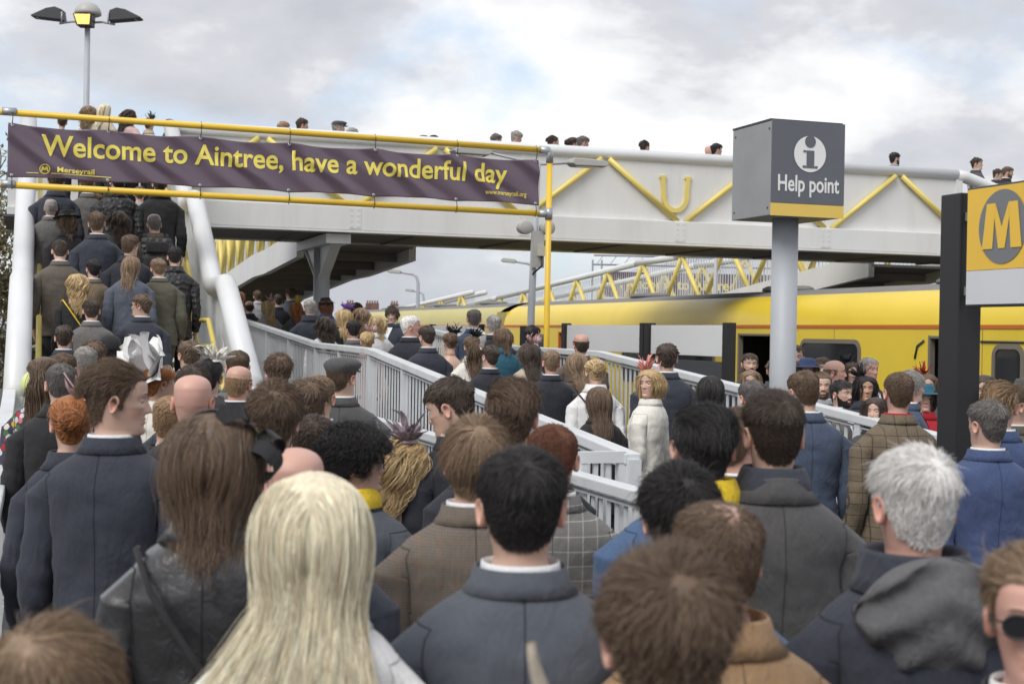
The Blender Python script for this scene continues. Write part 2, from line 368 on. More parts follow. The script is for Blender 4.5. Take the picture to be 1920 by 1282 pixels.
# ------------------------------------------------------------------ raised ramps with yellow trusses
def truss_ramp(name, label, u0, u1, zf, v0, v1, ks, truss_u, step=2.6, solid=True):
    t = site(name, label, 'ramp')
    for a, b in zip(ks[:-1], ks[1:]):
        za, zb = zf(a), zf(b)
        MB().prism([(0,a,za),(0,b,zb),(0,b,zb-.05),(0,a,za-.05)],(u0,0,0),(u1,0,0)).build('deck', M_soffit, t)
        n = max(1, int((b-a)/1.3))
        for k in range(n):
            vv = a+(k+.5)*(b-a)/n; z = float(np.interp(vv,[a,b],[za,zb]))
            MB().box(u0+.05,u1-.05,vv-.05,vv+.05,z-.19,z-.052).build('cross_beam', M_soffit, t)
        for uu in (u0,u1):
            MB().prism([(0,a,za+.20),(0,b,zb+.20),(0,b,zb-.24),(0,a,za-.24)],(uu-.06,0,0),(uu+.06,0,0)).build('edge_beam', M_white, t)
            MB().tube([(uu,a,za+1.40),(uu,b,zb+1.40)],.085,14).build('top_tube', M_tube, t, True)
    for uu in truss_u:
        n = int((v1-v0)/step)
        for k in range(n):
            c = v0 + (k+.5)*step
            for sg in (-1,1):
                e = c+sg*step*.44
                MB().tube([(uu,c+sg*.05,zf(c)+1.33),(uu,e,zf(e)+.2)],.058,10).build('diagonal', M_yel, t, True)
        me = MB().box(-.006,.006,-.008,.008,0,1.0).mesh('baluster')
        vv = v0+.1
        while vv < v1:
            o = link('baluster', me, M_rail, t, (uu+(.1 if uu==u0 else -.1), vv, zf(vv)+.15)); o.scale = (1,1,1.15); vv += .14
    return t
zr = lambda v: float(np.interp(v,[22.9,26.5,28.0,42.0],[3.36,3.20,3.18,2.42]))
truss_ramp('raised_ramp', 'raised ramp behind the column with yellow truss sides and dark underside', 4.05, 5.93, zr, 23.05, 41.9, [23.05,26.5,28.0,41.9], (4.05,), 1.45)
zr2 = lambda v: float(np.interp(v,[22.9,31.6,34.0,45.7,60.0],[3.36,2.46,2.40,1.72,.95]))
truss_ramp('raised_ramp', 'long raised ramp with yellow zigzag truss sides beyond the train', 14.75, 16.45, zr2, 23.05, 60.0, [23.05,31.6,34.0,45.7,60.0], (14.75,16.45), 2.35)
zr3 = lambda v: float(np.interp(v,[48.0,60.0,72.0],[1.9,1.25,.9]))
truss_ramp('raised_ramp', 'lower return ramp with small yellow trusses above the distant carriage roof', 13.95, 14.4, zr3, 46.0, 72.0, [46.0,60.0,72.0], (13.95,), 2.6)
for vv in (27.0,34.5,45.0):
    c = site('ramp_column','grey steel column standing under the ramp beyond the train','column','columns under the far ramp')
    MB().tube([(15.6,vv,-.1),(15.6,vv,zr2(vv)-.20)],.12,14).build('shaft', M_postgrey, c, True); MB().box(14.9,16.3,vv-.08,vv+.08,zr2(vv)-.34,zr2(vv)-.195).build('crosshead', M_white, c)
# ------------------------------------------------------------------ train
M_ty = mat('train_yellow', (0.76,0.56,0.05), 0.32, 0.06, 1.2, dirt=0.18, dirt_col=(0.42,0.31,0.06), spec=.5)
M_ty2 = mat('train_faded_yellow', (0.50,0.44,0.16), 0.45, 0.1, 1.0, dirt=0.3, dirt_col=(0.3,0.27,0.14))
M_troof = mat('train_roof_grey', (0.19,0.185,0.18), 0.8, 0.2, 3.0, dirt=.3, bump=.3, bscale=14)
M_orange = mat('train_orange_line', (0.55,0.14,0.03), 0.45, 0.1, 4.0)
M_glass = mat('train_window_glass', (0.025,0.027,0.03), 0.06, 0.2, 2.0, spec=.8)
M_seal = mat('rubber_seal', (0.16,0.14,0.11), 0.7, 0.1, 5.0)
M_int = mat('train_interior', (0.10,0.095,0.085), 0.8, 0.2, 3.0)
M_grab = mat('grab_pole_yellow', (0.70,0.50,0.05), 0.4)
def rounded(vc, zc, w, h, r, n=6):
    out = []
    for (sx,sz,a0) in ((1,1,0),(-1,1,90),(-1,-1,180),(1,-1,270)):
        for k in range(n+1):
            a = R(a0+90*k/n); out.append((vc+sx*(w/2-r)+r*math.cos(a), zc+sz*(h/2-r)+r*math.sin(a)))
    return out
def car(name, label, v0, v1, doors, windows, my, extras=True):
    t = site(name, label, 'train', 'carriages of the train at the platform')
    U = 10.62; W = 2.78
    arc = [(U,2.13),(U+.012,2.2),(U+.05,2.33),(U+.13,2.45),(U+.24,2.53),(U+.36,2.585)]
    roofarc = [(U+.36,2.585),(U+.5,2.635),(U+.75,2.69),(U+1.39,2.73)]
    def strip(pts, nm, m, sm=True):
        full = MB(); n = len(pts); vs = []; fs = []
        for vv in np.linspace(v0, v1, 9): vs += [(u,vv,z) for u,z in pts]
        for j in range(8):
            for i in range(n-1): fs.append((j*n+i, (j+1)*n+i, (j+1)*n+i+1, j*n+i+1))
        full.add(vs, fs); return full.build(nm, m, t, sm)
    strip(arc, 'cantrail', my)
    mir = lambda pts: [(2*U+W-u, z) for u,z in reversed(pts)]
    rf = strip(roofarc + mir(roofarc)[1:], 'roof', M_troof); strip(mir(arc), 'cantrail', my)
    MB().box(U-.012,U+.03,v0+.01,v1-.01,2.085,2.128).build('orange_line', M_orange, t)
    # side wall in panels between the door openings
    edges = [v0] + [x for d in doors for x in d] + [v1]
    for i in range(0, len(edges), 2):
        MB().box(U,U+.06,edges[i],edges[i+1],-.25,2.084).build('side_panel', my, t)
    for (a,b) in doors:
        MB().box(U,U+.06,a,b,1.97,2.084).build('door_header', my, t)
        d = MB()
        d.box(U-.012,U+.075,a-.025,a+.015,-.02,2.0); d.box(U-.012,U+.075,b-.015,b+.025,-.02,2.0); d.box(U-.0122,U+.0752,a-.02,b+.02,1.955,1.995)
        d.build('door_frame', M_orange if a > 25 else M_seal, t, bevel=.01)
        MB().tube([(U+.75,(a+b)/2+.15,-.05),(U+.75,(a+b)/2+.15,2.5)],.018,8).build('grab_pole', M_grab, t, True)
        MB().tube([(U+.25,a+.35,1.0),(U+.35,a+.12,1.95)],.018,8).build('grab_pole', M_grab, t, True)
    MB().box(U+W-.06,U+W,v0,v1,-.25,2.13).build('far_side', M_int, t)
    MB().box(U+.07,U+W-.07,v0+.05,v1-.05,-.12,-.04).build('floor', M_int, t)
    MB().box(U+.30,U+W-.30,v0+.05,v1-.05,2.28,2.32).build('ceiling', M_int, t)
    for vv in (v0,v1-.06): MB().box(U+.065,U+W-.065,vv,vv+.06,-.2,2.45).build('end_wall', my, t)
    MB().box(U+.3,U+W-.3,v0+.3,v1-.3,-.75,-.13).build('underframe', M_dark, t)
    for (vc,zc,w,h,r) in windows:
        fr = MB(); o_ = rounded(vc,zc,w+.12,h+.12,r+.05); i_ = rounded(vc,zc,w,h,r); n = len(o_)
        vs = [(U-.014,a,b) for a,b in o_] + [(U-.020,a,b) for a,b in i_] + [(U+.002,a,b) for a,b in o_] + [(U-.002,a,b) for a,b in i_]; fs = []
        for k in range(n):
            k2 = (k+1)%n; fs += [(k,k2,n+k2,n+k),(k,2*n+k,2*n+k2,k2),(n+k,n+k2,3*n+k2,3*n+k)]
        win = fr.add(vs, fs).build('window', M_seal, t, False)
        gp = MB(); gp.add([(U-.006,a,b) for a,b in i_], [tuple(range(n))]); gp.build('pane', M_glass, win)
    if extras:
        for vv in (v0+3.2, v0+8.0, v0+13.5):
            MB().lathe([(.62,0),(.60,.06),(.50,.10),(.001,.11)],20,(0,0,0)).build('roof_vent', M_troof, rf, True).matrix_local = Matrix.Translation((U+1.0,vv,2.70)) @ Matrix.Diagonal((.55,1.0,.75,1))
    for vv in np.arange(v0+1.6, v1-1, 3.3):
        if all(not (a-.1 < vv < b+.1) for a,b in doors): MB().box(U-.0035,U+.01,vv-.004,vv+.004,-.2,2.07).build('panel_seam', M_seal, t)
    for (a,b) in doors:
        MB().tube([(U-.03,b+.16,.7),(U-.03,b+.16,1.25)],.012,8).build('grab_handle', M_galv, t, True); MB().box(U-.006,U+.01,a-.22,a-.12,1.0,1.14).build('door_button', M_dark, t)
    # bogies
    for vv in (v0+3, v1-3):
        bg = MB()
        for s in (-1.05,1.05):
            for uu in (11.24,12.66): bg.lathe([(.42,0),(.42,.13)],20,(uu,vv+s,-.42),'X')
        bg.box(11.1,12.9,vv-1.5,vv+1.5,-.55,-.3); bg.build('bogie', M_dark, t)
    return t
car('train_car', 'bright yellow carriage with orange line and open doors at the platform', 12.6, 32.4,
    [(14.35,15.25),(18.75,20.36),(26.9,28.6)], [(17.62,1.50,1.50,.74,.1),(13.72,1.42,.46,.86,.1),(22.0,1.5,1.5,.74,.1),(24.3,1.5,1.5,.74,.1),(30.2,1.5,1.5,.74,.1)], M_ty)
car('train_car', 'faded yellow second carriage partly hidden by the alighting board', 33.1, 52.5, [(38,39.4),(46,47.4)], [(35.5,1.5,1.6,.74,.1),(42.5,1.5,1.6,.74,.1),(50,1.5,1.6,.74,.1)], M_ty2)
# door leaf outline and gutter strip near the open door
tr0 = [o for o in bpy.data.objects if o.name == 'train_car'][0]
MB().tube([(10.612,15.55,1.70),(10.612,15.50,1.86),(10.612,15.36,1.93)],.016,8).build('gutter', M_dark, tr0, True)
MB().tube([(10.612,14.22,1.93),(10.612,13.2,1.93),(10.612,13.02,1.86),(10.612,13.0,.2)],.014,8).build('door_leaf_seal', M_dark, tr0, True)
gw = MB().tube([(10.70,32.42,.4),(10.70,32.6,1.9),(10.9,32.75,2.35),(12,32.75,2.5),(13.1,32.75,2.35),(13.3,32.6,1.9),(13.3,32.42,.4)],.07,8); gw.build('gangway', M_dark, tr0, True)
# ------------------------------------------------------------------ scaffold gantry and banner
GV = 15.1
ga = site('banner_gantry', 'yellow scaffold tube frame holding the welcome banner', 'frame')
MB().tube([(-1.6,GV,4.06),(5.40,GV,4.0)],.033,14).build('top_bar', M_yel2, ga, True)
MB().tube([(-1.6,GV,3.335),(5.40,GV,3.285)],.033,14).build('bottom_bar', M_yel2, ga, True)
MB().tube([(5.46,GV,0),(5.46,GV,3.96)],.033,14).build('pole', M_yel2, ga, True); MB().tube([(-1.6,GV+.05,0),(-1.6,GV+.05,4.1)],.033,14).build('pole', M_yel2, ga, True)
MB().tube([(5.34,GV,4.0),(5.44,GV,4.0),(5.46,GV,3.97),(5.46,GV,3.86)],.042,14).build('clamp', M_galv, ga, True)
MB().tube([(5.34,GV,3.285),(5.47,GV,3.285)],.042,14).build('clamp', M_galv, ga, True); MB().tube([(5.46,GV,3.22),(5.46,GV,3.35)],.043,14).build('clamp', M_galv, ga, True)
for zz_ in (4.058,3.334): MB().tube([(-.36,GV,zz_),(-.22,GV,zz_)],.041,14).build('clamp', M_galv, ga, True)
M_ban = mat('banner_purple', (0.135,0.098,0.130), 0.27, 0.05, 2.0, spec=.45)
M_bantxt = mat('banner_yellow_print', (0.84,0.70,0.13), 0.45, 0.03, 2.0)
BU0, BU1 = -.30, 5.33
EYES = [BU0+.04 + k*(BU1-BU0-.08)/6 for k in range(7)]
def ban_top(u): return float(np.interp(u,[BU0,BU1],[3.945,3.885])) - .028*abs(math.sin(math.pi*(u-EYES[0])/(EYES[1]-EYES[0])))**1.0
def ban_bot(u): return float(np.interp(u,[BU0,BU1],[3.40,3.37])) + .018*abs(math.sin(math.pi*(u-EYES[0])/(EYES[1]-EYES[0])))
def ban_d(u, s):       # depth wrinkles: taut folds running from the eyelets, s = 0 top .. 1 bottom
    d = 0.0
    for e in EYES:
        a = (u-e)
        d += .024*math.sin(15*(a - .62*s) + 1.3*e)*math.exp(-((a-.55*s)/.36)**2)
        d += .009*math.sin(22*(a - .8*(s-.2)) + e)*math.exp(-((a-.75*s)/.26)**2)*math.sin(math.pi*min(1,s+.1))
    d += .016*mnoise.noise(Vector((u*1.7, s*1.2, 4.0)))+.006*mnoise.noise(Vector((u*5-s*2.2, s*2.0, 9.0)))
    return d
nu, ns = 340, 34; vs = []; fs = []
for i in range(nu+1):
    u = BU0+(BU1-BU0)*i/nu; a, b = ban_top(u), ban_bot(u)
    for j in range(ns+1):
        s = j/ns; vs.append((u, GV-.012+ban_d(u,s), a+(b-a)*s))
for i in range(nu):
    for j in range(ns): p = i*(ns+1)+j; fs.append((p,p+1,p+ns+2,p+ns+1))
bn = site('banner', 'purple cloth banner with yellow welcome lettering stretched across the stairs', 'banner')
MB().add(vs,fs).build('cloth', M_ban, bn, True).modifiers.new('thick','SOLIDIFY').thickness = .003
for u in EYES:
    for top in (0,1):
        zt = ban_top(u)-.022 if top else ban_bot(u)+.022; zb = float(np.interp(u,[-1.6,5.4],[4.06,4.0] if top else [3.335,3.285]))
        y = GV-.018+ban_d(u, 0 if top else 1)
        el = MB(); el.lathe([(.008,-.003),(.017,-.003),(.017,.003),(.008,.003)],12,(u,y,zt),'Y'); el.build('eyelet', M_galv, bn, True)
        MB().tube([(u,y,zt),(u+.004,GV-.040,(zt+zb)/2),(u+.006,GV-.040,zb),(u+.006,GV,zb+(.041 if top else -.041)),(u+.006,GV+.036,zb)],.0045,6).build('cable_tie', M_black, bn, True)
def banner_text(s, u, srel, size, off, spacing, name, width=None):
    me = text_mesh(s, size, 0.0, off, spacing); bm = bmesh.new(); bm.from_mesh(me); bpy.data.meshes.remove(me)
    xs = [v.co.x for v in bm.verts]; x0, x1 = min(xs), max(xs); k = (width/(x1-x0)) if width else 1.0
    for v in bm.verts: v.co.x = (v.co.x-x0)*k
    for ax, rng in ((0, np.arange(0, (x1-x0)*k, .035)), (1, np.arange(-.3, .5, .03))):
        for q in rng:
            no = Vector((1,0,0)) if ax == 0 else Vector((0,1,0))
            bmesh.ops.bisect_plane(bm, geom=bm.verts[:]+bm.edges[:]+bm.faces[:], plane_co=no*float(q), plane_no=no)
    for v in bm.verts:
        uu = u+v.co.x; a, b = ban_top(uu), ban_bot(uu); s_ = srel - v.co.y/(a-b)
        v.co = (uu, GV-.012+ban_d(uu,s_)-.0060, a+(b-a)*s_)
    m2 = bpy.data.meshes.new(name); bm.normal_update(); bm.to_mesh(m2); bm.free()
    return link(name, m2, M_bantxt, bn)
def ext(t, size, off=0.0):
    me = text_mesh(t, size, 0.0, off); xs = [v.co.x for v in me.vertices]; bpy.data.meshes.remove(me); return min(xs), max(xs)
FULL = 'Welcome to Aintree, have a wonderful day'; e0, e1 = ext(FULL, .295, .0055); kx = 4.93/(e1-e0); pos = 0
for wd in FULL.split(' '):
    pos = FULL.index(wd, pos)+len(wd); r = ext(FULL[:pos], .295, .0055)[1]; a, b = ext(wd, .295, .0055)
    banner_text(wd, .02+(r-e0-(b-a))*kx, .545, .295, .0055, 1.0, 'word', (b-a)*kx)
banner_text('www.merseyrail.org', 4.70, .83, .072, .001, 1.0, 'web_address', .48)
banner_text('Merseyrail', .175, .875, .075, .0012, 1.0, 'operator_name', .36)
# emblem: ring with M and the line under the name
def ban_pt(u, z_rel): a, b = ban_top(u), ban_bot(u); return (u, GV-.0165+ban_d(u,z_rel), a+(b-a)*z_rel)
em = MB(); n = 24; ring = []
for k in range(n):
    a = 2*math.pi*k/n; ring += [ban_pt(.055+.052*math.cos(a), .825-.098*math.sin(a)), ban_pt(.055+.043*math.cos(a), .825-.082*math.sin(a))]
em.add(ring, [(2*k,2*k+1,(2*k+3)%(2*n),(2*k+2)%(2*n)) for k in range(n)])
for (a,b) in ((-.12,-.005),(.115,.17),(.175,.70)): em.add([ban_pt(a,.90),ban_pt(b,.90),ban_pt(b,.915),ban_pt(a,.915)],[(0,3,2,1)])
for seg in (((.025,.87),(.037,.78)),((.037,.78),(.055,.85)),((.055,.85),(.073,.78)),((.073,.78),(.085,.87))):
    (a,p),(b,q) = seg; em.add([ban_pt(a-.008,p),ban_pt(a+.008,p),ban_pt(b+.008,q),ban_pt(b-.008,q)],[(0,1,2,3)])
em.build('emblem', M_bantxt, bn)

# ------------------------------------------------------------------ help point sign
HU, HV = 5.72, 10.2
hp = site('help_point', 'grey cube help point sign with white i on a thick pole', 'sign')
M_hpd = mat('sign_dark_grey', (0.115,0.125,0.145), 0.4, 0.06, 3.0, dirt=.2, dirt_col=(.2,.2,.2))
M_hpl = mat('sign_side_grey', (0.30,0.31,0.32), 0.45, 0.12, 3.0, dirt=.35, dirt_col=(.18,.18,.18))
M_wht = mat('sign_white', (0.78,0.78,0.77), 0.5, .03, 3.0); M_hpy = mat('sign_yellow', (0.76,0.54,0.12), 0.45, .05, 3.0)
MB().tube([(HU,HV,0),(HU,HV,2.92)],.105,32).build('pole', M_postgrey, hp, True); MB().lathe([(.16,0),(.16,.02)],24,(HU,HV,0)).build('base_plate', M_galv, hp, True)
bx0,bx1,by0,by1,bz0,bz1 = HU-.30,HU+.34,HV-.30,HV+.36,2.89,3.63
MB().box(bx0,bx1,by0,by1,bz0,bz1).build('housing', M_hpl, hp, bevel=.006)
MB().box(bx0-.004,bx1+.004,by0-.012,by0-.001,bz0+.098,bz1+.003).build('front_panel', M_hpd, hp); MB().box(bx0-.004,bx1+.004,by0-.012,by0-.001,bz0-.003,bz0+.095).build('yellow_band', M_hpy, hp)
MB().box(bx0-.003,bx1+.003,by0+.02,by1+.003,bz1+.001,bz1+.016).build('lid', M_dark, hp)
for (y,z) in ((by0+.04,bz1-.06),(by1-.05,bz1-.06),(by0+.05,bz0+.06),(by1-.05,bz0+.06)): MB().lathe([(.008,-.005),(.008,0)],8,(bx0,y,z),'X').build('rivet', M_dark, hp)
cxh, czh = HU+.03, 3.38; dsc = MB(); n = 40; rr = .142
dsc.add([(cxh+rr*math.cos(2*math.pi*k/n), by0-.0165, czh+rr*math.sin(2*math.pi*k/n)) for k in range(n)], [tuple(range(n))]); dsc.build('information_disc', M_wht, hp)
ii = MB(); n = 20
ii.add([(cxh+.048*math.cos(2*math.pi*k/n), by0-.020, czh+.098+.048*math.sin(2*math.pi*k/n)) for k in range(n)], [tuple(range(n))])
def fq(x0,x1,z0,z1): ii.add([(x0,by0-.020,z0),(x1,by0-.020,z0),(x1,by0-.020,z1),(x0,by0-.020,z1)],[(0,1,2,3)])
fq(cxh-.032,cxh+.036,czh-.09,czh+.028); fq(cxh-.062,cxh-.034,czh+.012,czh+.028); fq(cxh-.066,cxh-.034,czh-.11,czh-.092); fq(cxh-.032,cxh+.036,czh-.11,czh-.092); fq(cxh+.038,cxh+.068,czh-.11,czh-.092)
ii.build('letter_i', M_hpd, hp)
e0, e1 = ext('Help point', .165, .003); kx = .545/(e1-e0)
for wd, rt in (('Help', ext('Help', .165, .003)[1]), ('point', e1)):
    a, b = ext(wd, .165, .003); o = link('word', text_mesh(wd, .165, .001, .003), M_wht, hp, (HU+.025-.2725+(rt-e0-b)*kx, by0-.0145, 3.085), (math.pi/2,0,0)); o.scale = (kx,1.08,1)

# ------------------------------------------------------------------ station totem with round emblem
TU, TV = 4.06, 5.6
tt = site('station_totem', 'black square post carrying a yellow station sign with grey round emblem', 'sign')
MB().box(TU-.062,TU+.062,TV-.075,TV+.075,0,2.61).build('post', M_black, tt, bevel=.006)
MB().box(TU+.0,TU+.064,TV-.0765,TV-.0755,.98,1.225).build('yellow_label', mat('label_yellow',(.72,.62,.16),.5), tt)
SU = TU-.035; sv1 = TV-.115; sv0 = sv1-.52; sz0, sz1 = 2.085, 2.625
MB().box(SU-.02,SU+.02,sv0,sv1,sz0,sz1).build('sign_box', M_dark, tt, bevel=.005)
MB().box(SU-.026,SU-.0215,sv0+.006,sv1-.012,sz0+.165,sz1-.010).build('yellow_panel', mat('totem_yellow',(0.80,0.50,0.055),.4,.05,4.0,dirt=.12,dirt_col=(.5,.36,.12)), tt)
MB().box(SU-.026,SU-.0215,sv0+.006,sv1-.012,sz0+.012,sz0+.163).build('white_panel', mat('totem_white',(0.62,0.63,0.66),.4,.04,4.0,dirt=.15,dirt_col=(.4,.4,.4)), tt)
for z in (2.16,2.50): MB().box(SU+.0,TU+.03,sv1-.03,TV-.076,z-.02,z+.02).build('bracket', M_galv, tt)
cv, cz, rr, n = (sv0+sv1)/2-.003, 2.435, .163, 48
MB().add([(SU-.029,cv+rr*math.cos(2*math.pi*k/n),cz+rr*math.sin(2*math.pi*k/n)) for k in range(n)],[tuple(range(n))]).build('emblem_disc', mat('emblem_grey',(.17,.18,.19),.45,.05,4.0), tt)
mm = MB()        # block M: two legs and a V
def mq(pts): mm.add([(SU-.032, cv-a, cz+b) for a,b in pts], [tuple(range(len(pts)))])
mq([(-.135,-.095),(-.062,-.095),(-.045,.105),(-.105,.105)]); mq([(.062,-.095),(.135,-.095),(.105,.105),(.045,.105)])
mq([(-.044,.105),(-.05,.04),(-.022,-.095),(0,-.095),(0,.0)]); mq([(0,.0),(0,-.095),(.022,-.095),(.05,.04),(.044,.105)])
mm.build('letter_m', MATS['totem_yellow'], tt)

# ------------------------------------------------------------------ platform boards along the train
def board_row(label, v0, v1, z0, z1, text=None, uu=7.62, lower=True):
    t = site('platform_board', label, 'board')
    MB().box(uu-.02,uu+.02,v0+.08,v1-.08,z0,z1).build('panel', M_board, t, bevel=.004)
    for vv in (v0,v1): MB().box(uu-.06,uu+.06,vv-.06,vv+.06,0,z1+.03).build('post', M_black, t, bevel=.005)
    if lower: MB().box(uu-.03,uu+.03,v0+.075,v1-.075,z0-.30,z0-.06).build('lower_panel', mat('board_slate',(.055,.06,.07),.5), t)
    if text:
        me = text_mesh(text, .2, .001, .002, 1.0); o = link('lettering', me, M_black, t, (uu-.0225, v1-.35, z0+.12), (math.pi/2,0,-math.pi/2))
        me2 = MB(); me2.prism([(uu-.023,v1-.22,z0+.10),(uu-.023,v1-.16,z0+.16),(uu-.023,v1-.21,z0+.27),(uu-.023,v1-.26,z0+.16)],(0,0,0),(-.001,0,0)); me2.build('pictogram', M_black, t)
    return t
board_row('blank white board between black posts in front of the open train door', 14.85, 17.1, 1.70, 2.07)
board_row('blank white board behind the bald man on the ramp', 17.25, 20.2, 1.70, 2.07, lower=False)
board_row('white board with black alighting notice beside the second carriage', 24.6, 27.9, 1.62, 2.06, 'Alight here for Aintree', lower=False)
# ------------------------------------------------------------------ lamp posts
M_lamp_on = bpy.data.materials.new('lamp_lit_glass'); M_lamp_on.use_nodes = True
b_ = M_lamp_on.node_tree.nodes['Principled BSDF']; b_.inputs['Base Color'].default_value = (.9,.55,.2,1); b_.inputs['Emission Color'].default_value = (1,.50,.12,1); b_.inputs['Emission Strength'].default_value = 0.9
M_lampglass = mat('lamp_glass_amber', (0.50,0.36,0.16), 0.2, .2, 10.0); M_lampgrey = mat('lamp_housing_grey', (0.42,0.42,0.40), .45, .08, 4.0)
lp = thing('lamp_post', 'tall grey lamp post with three floodlights, middle one lit', 'lamp post', (-11.17,37.0,0))
MB().tube([(0,0,-2.2),(0,0,3.5),(0,0,7.55)],[.1,.085,.07],16).build('post', M_postgrey, lp, True)
MB().lathe([(.30,7.78),(.34,7.80),(.34,7.86),(.31,7.95),(.22,8.06),(.10,8.11),(.001,8.12)],24,(.02,-.05,0)).build('dome', M_lampgrey, lp, True)
md = MB(); md.prism([(-.27,-.40,7.76),(.22,-.40,7.76),(.17,-.30,7.47),(-.20,-.30,7.47)],(0,0,0),(0,.36,0)); mdo = md.build('middle_lamp', M_dark, lp, bevel=.01)
MB().add([(-.23,-.404,7.74),(.18,-.404,7.74),(.135,-.315,7.50),(-.165,-.315,7.50)],[(0,3,2,1)]).build('lamp_glass', M_lamp_on, mdo)
for s in (-1,1):
    MB().tube([(0,0,7.60),(s*.4,-.02,7.62),(s*.72,-.04,7.56)],.03,8).build('arm', M_postgrey, lp, True)
    hd = MB(); q = [(s*.58,0,7.62),(s*.62,0,7.90),(s*.80,0,7.97),(s*1.02,0,7.93),(s*1.42,0,7.74),(s*1.40,0,7.70),(s*1.0,0,7.66)]
    hd.prism(q,(0,-.22,0),(0,.16,0)); ho = hd.build('side_lamp', M_dark, lp, bevel=.02)
    MB().add([(s*.72,-.20,7.652),(s*1.3,-.20,7.688),(s*1.3,.12,7.688),(s*.72,.12,7.652)],[(0,1,2,3)] if s>0 else [(3,2,1,0)]).build('lamp_glass', M_lampglass, ho)
    MB().tube([(s*.60,-.24,7.56),(s*.60,-.24,7.82)],.02,8).build('bracket', M_postgrey, ho, True)
for o_ in lp.children: o_.location.z += 2.2
l2 = site('lamp_post', 'grey platform lamp post with two flat lanterns, loudspeakers and number sign', 'lamp post')
LU, LV = 5.62, 16.1
MB().tube([(LU,LV,0),(LU,LV,2.2),(LU+.05,LV,3.98)],[.05,.045,.038],14).build('post', M_postgrey, l2, True)
MB().tube([(LU-.58,LV-.05,4.06),(LU+.05,LV,3.96),(LU+.48,LV-.02,4.0)],.016,8).build('arm', M_postgrey, l2, True)
for (c,z) in ((LU-.80,4.07),(LU+.70,4.01)):
    s = -1 if c < LU else 1
    h = MB().prism([(c-s*.25,0,z-.02),(c-s*.23,0,z+.045),(c+s*.15,0,z+.035),(c+s*.24,0,z-.005),(c+s*.20,0,z-.045),(c-s*.2,0,z-.05)],(0,LV-.12,0),(0,LV+.1,0)).build('lantern', M_lampgrey, l2, bevel=.012)
    MB().add([(c-.17,LV-.10,z-.054),(c+.15,LV-.10,z-.052),(c+.15,LV+.08,z-.052),(c-.17,LV+.08,z-.054)],[(3,2,1,0)]).build('lamp_glass', M_lampglass, h)
MB().box(LU-.03,LU+.12,LV-.09,LV-.045,2.72,3.16).build('speaker_bracket', M_lampgrey, l2)
for (du,dv) in ((-.13,-.03),(.13,-.10)):
    MB().lathe([(.03,.16),(.07,.14),(.085,.02),(.085,-.02),(.075,-.03)],18,(LU+.03+du,LV+dv,3.20),'Y').build('loudspeaker', M_lampgrey, l2, True)
MB().box(LU+.03,LU+.12,LV-.13,LV-.092,2.86,2.98).build('junction_box', mat('cream_plastic',(.55,.52,.42),.5), l2)
MB().tube([(LU+.08,LV-.11,2.86),(LU+.08,LV-.13,2.74),(LU+.0,LV-.07,2.66),(LU+.0,LV,2.62)],.012,6).build('cable', M_black, l2, True)
ns_ = MB().box(LU-.16,LU+.05,LV-.075,LV-.06,1.72,2.02).build('number_plate', M_black, l2)
me = text_mesh('3', .26, .001, .006); link('number', me, M_wht, ns_, (LU-.10,LV-.0775,1.83), (math.pi/2,0,0))
me = text_mesh('Cars', .07, .001, .001); link('word', me, M_wht, ns_, (LU-.13,LV-.0775,1.745), (math.pi/2,0,0))
def street_light(label, x, d, h, arm, lit=False):
    t = thing('street_light', label, 'street light', (x,d,0))
    MB().tube([(0,0,0),(0,0,h*.6),(0,0,h-.3),(arm*.08,0,h-.08),(arm*.3,0,h),(arm,0,h+.06)],[.09,.07,.05,.045,.04,.035],10).build('post', M_postgrey, t, True)
    MB().prism([(arm*.9,0,h+.0),(arm*.9,0,h+.12),(arm*1.5,0,h+.16),(arm*1.62,0,h+.08),(arm*1.5,0,h+.03)],(0,-.12,0),(0,.12,0)).build('lantern', M_lampgrey, t, bevel=.02)
street_light('slim far street light with pale lantern near the ramp column', -3.0, 45.0, 3.75, -.62)
street_light('far street light with amber lantern behind the platform lamp post', .62, 42.0, 4.0, -.62)
street_light('thin distant street light pole beyond the small truss ramp', -3.75, 60.0, 3.6, -.5)
sp = thing('sign_pole','slim grey pole rising in front of the far zigzag ramp','pole',(4.55,32.0,0)); MB().tube([(0,0,0),(0,0,4.6)],.045,10).build('shaft', M_postgrey, sp, True)
# distant welcome board on truss legs
wb = thing('welcome_board','distant dark board with yellow welcome lettering on a lattice frame','board',(4.0,62.0,0), .1)
MB().box(0,8.0,-.06,.06,3.6,4.7).build('panel', M_ban, wb)
for x in (-.35,8.35):
    lt = MB()
    for dx in (-.2,.2): lt.tube([(x+dx,0,0),(x+dx,0,5.2)],.04,6)
    for k in range(8): lt.tube([(x-.2,0,.3+.6*k),(x+.2,0,.6+.6*k)],.025,6)
    lt.build('lattice_leg', M_galv, wb)
lt = MB()
for z in (5.0,5.4): lt.tube([(-.5,0,z),(8.5,0,z)],.04,6)
for k in range(15): lt.tube([(-.4+.6*k,0,5.0),(-.1+.6*k,0,5.4)],.025,6)
lt.build('lattice_beam', M_galv, wb)
me = text_mesh('Welcome to Aintree', .62, .001, .01); link('lettering', me, M_bantxt, wb, (.55,-.065,3.98), (math.pi/2,0,0))

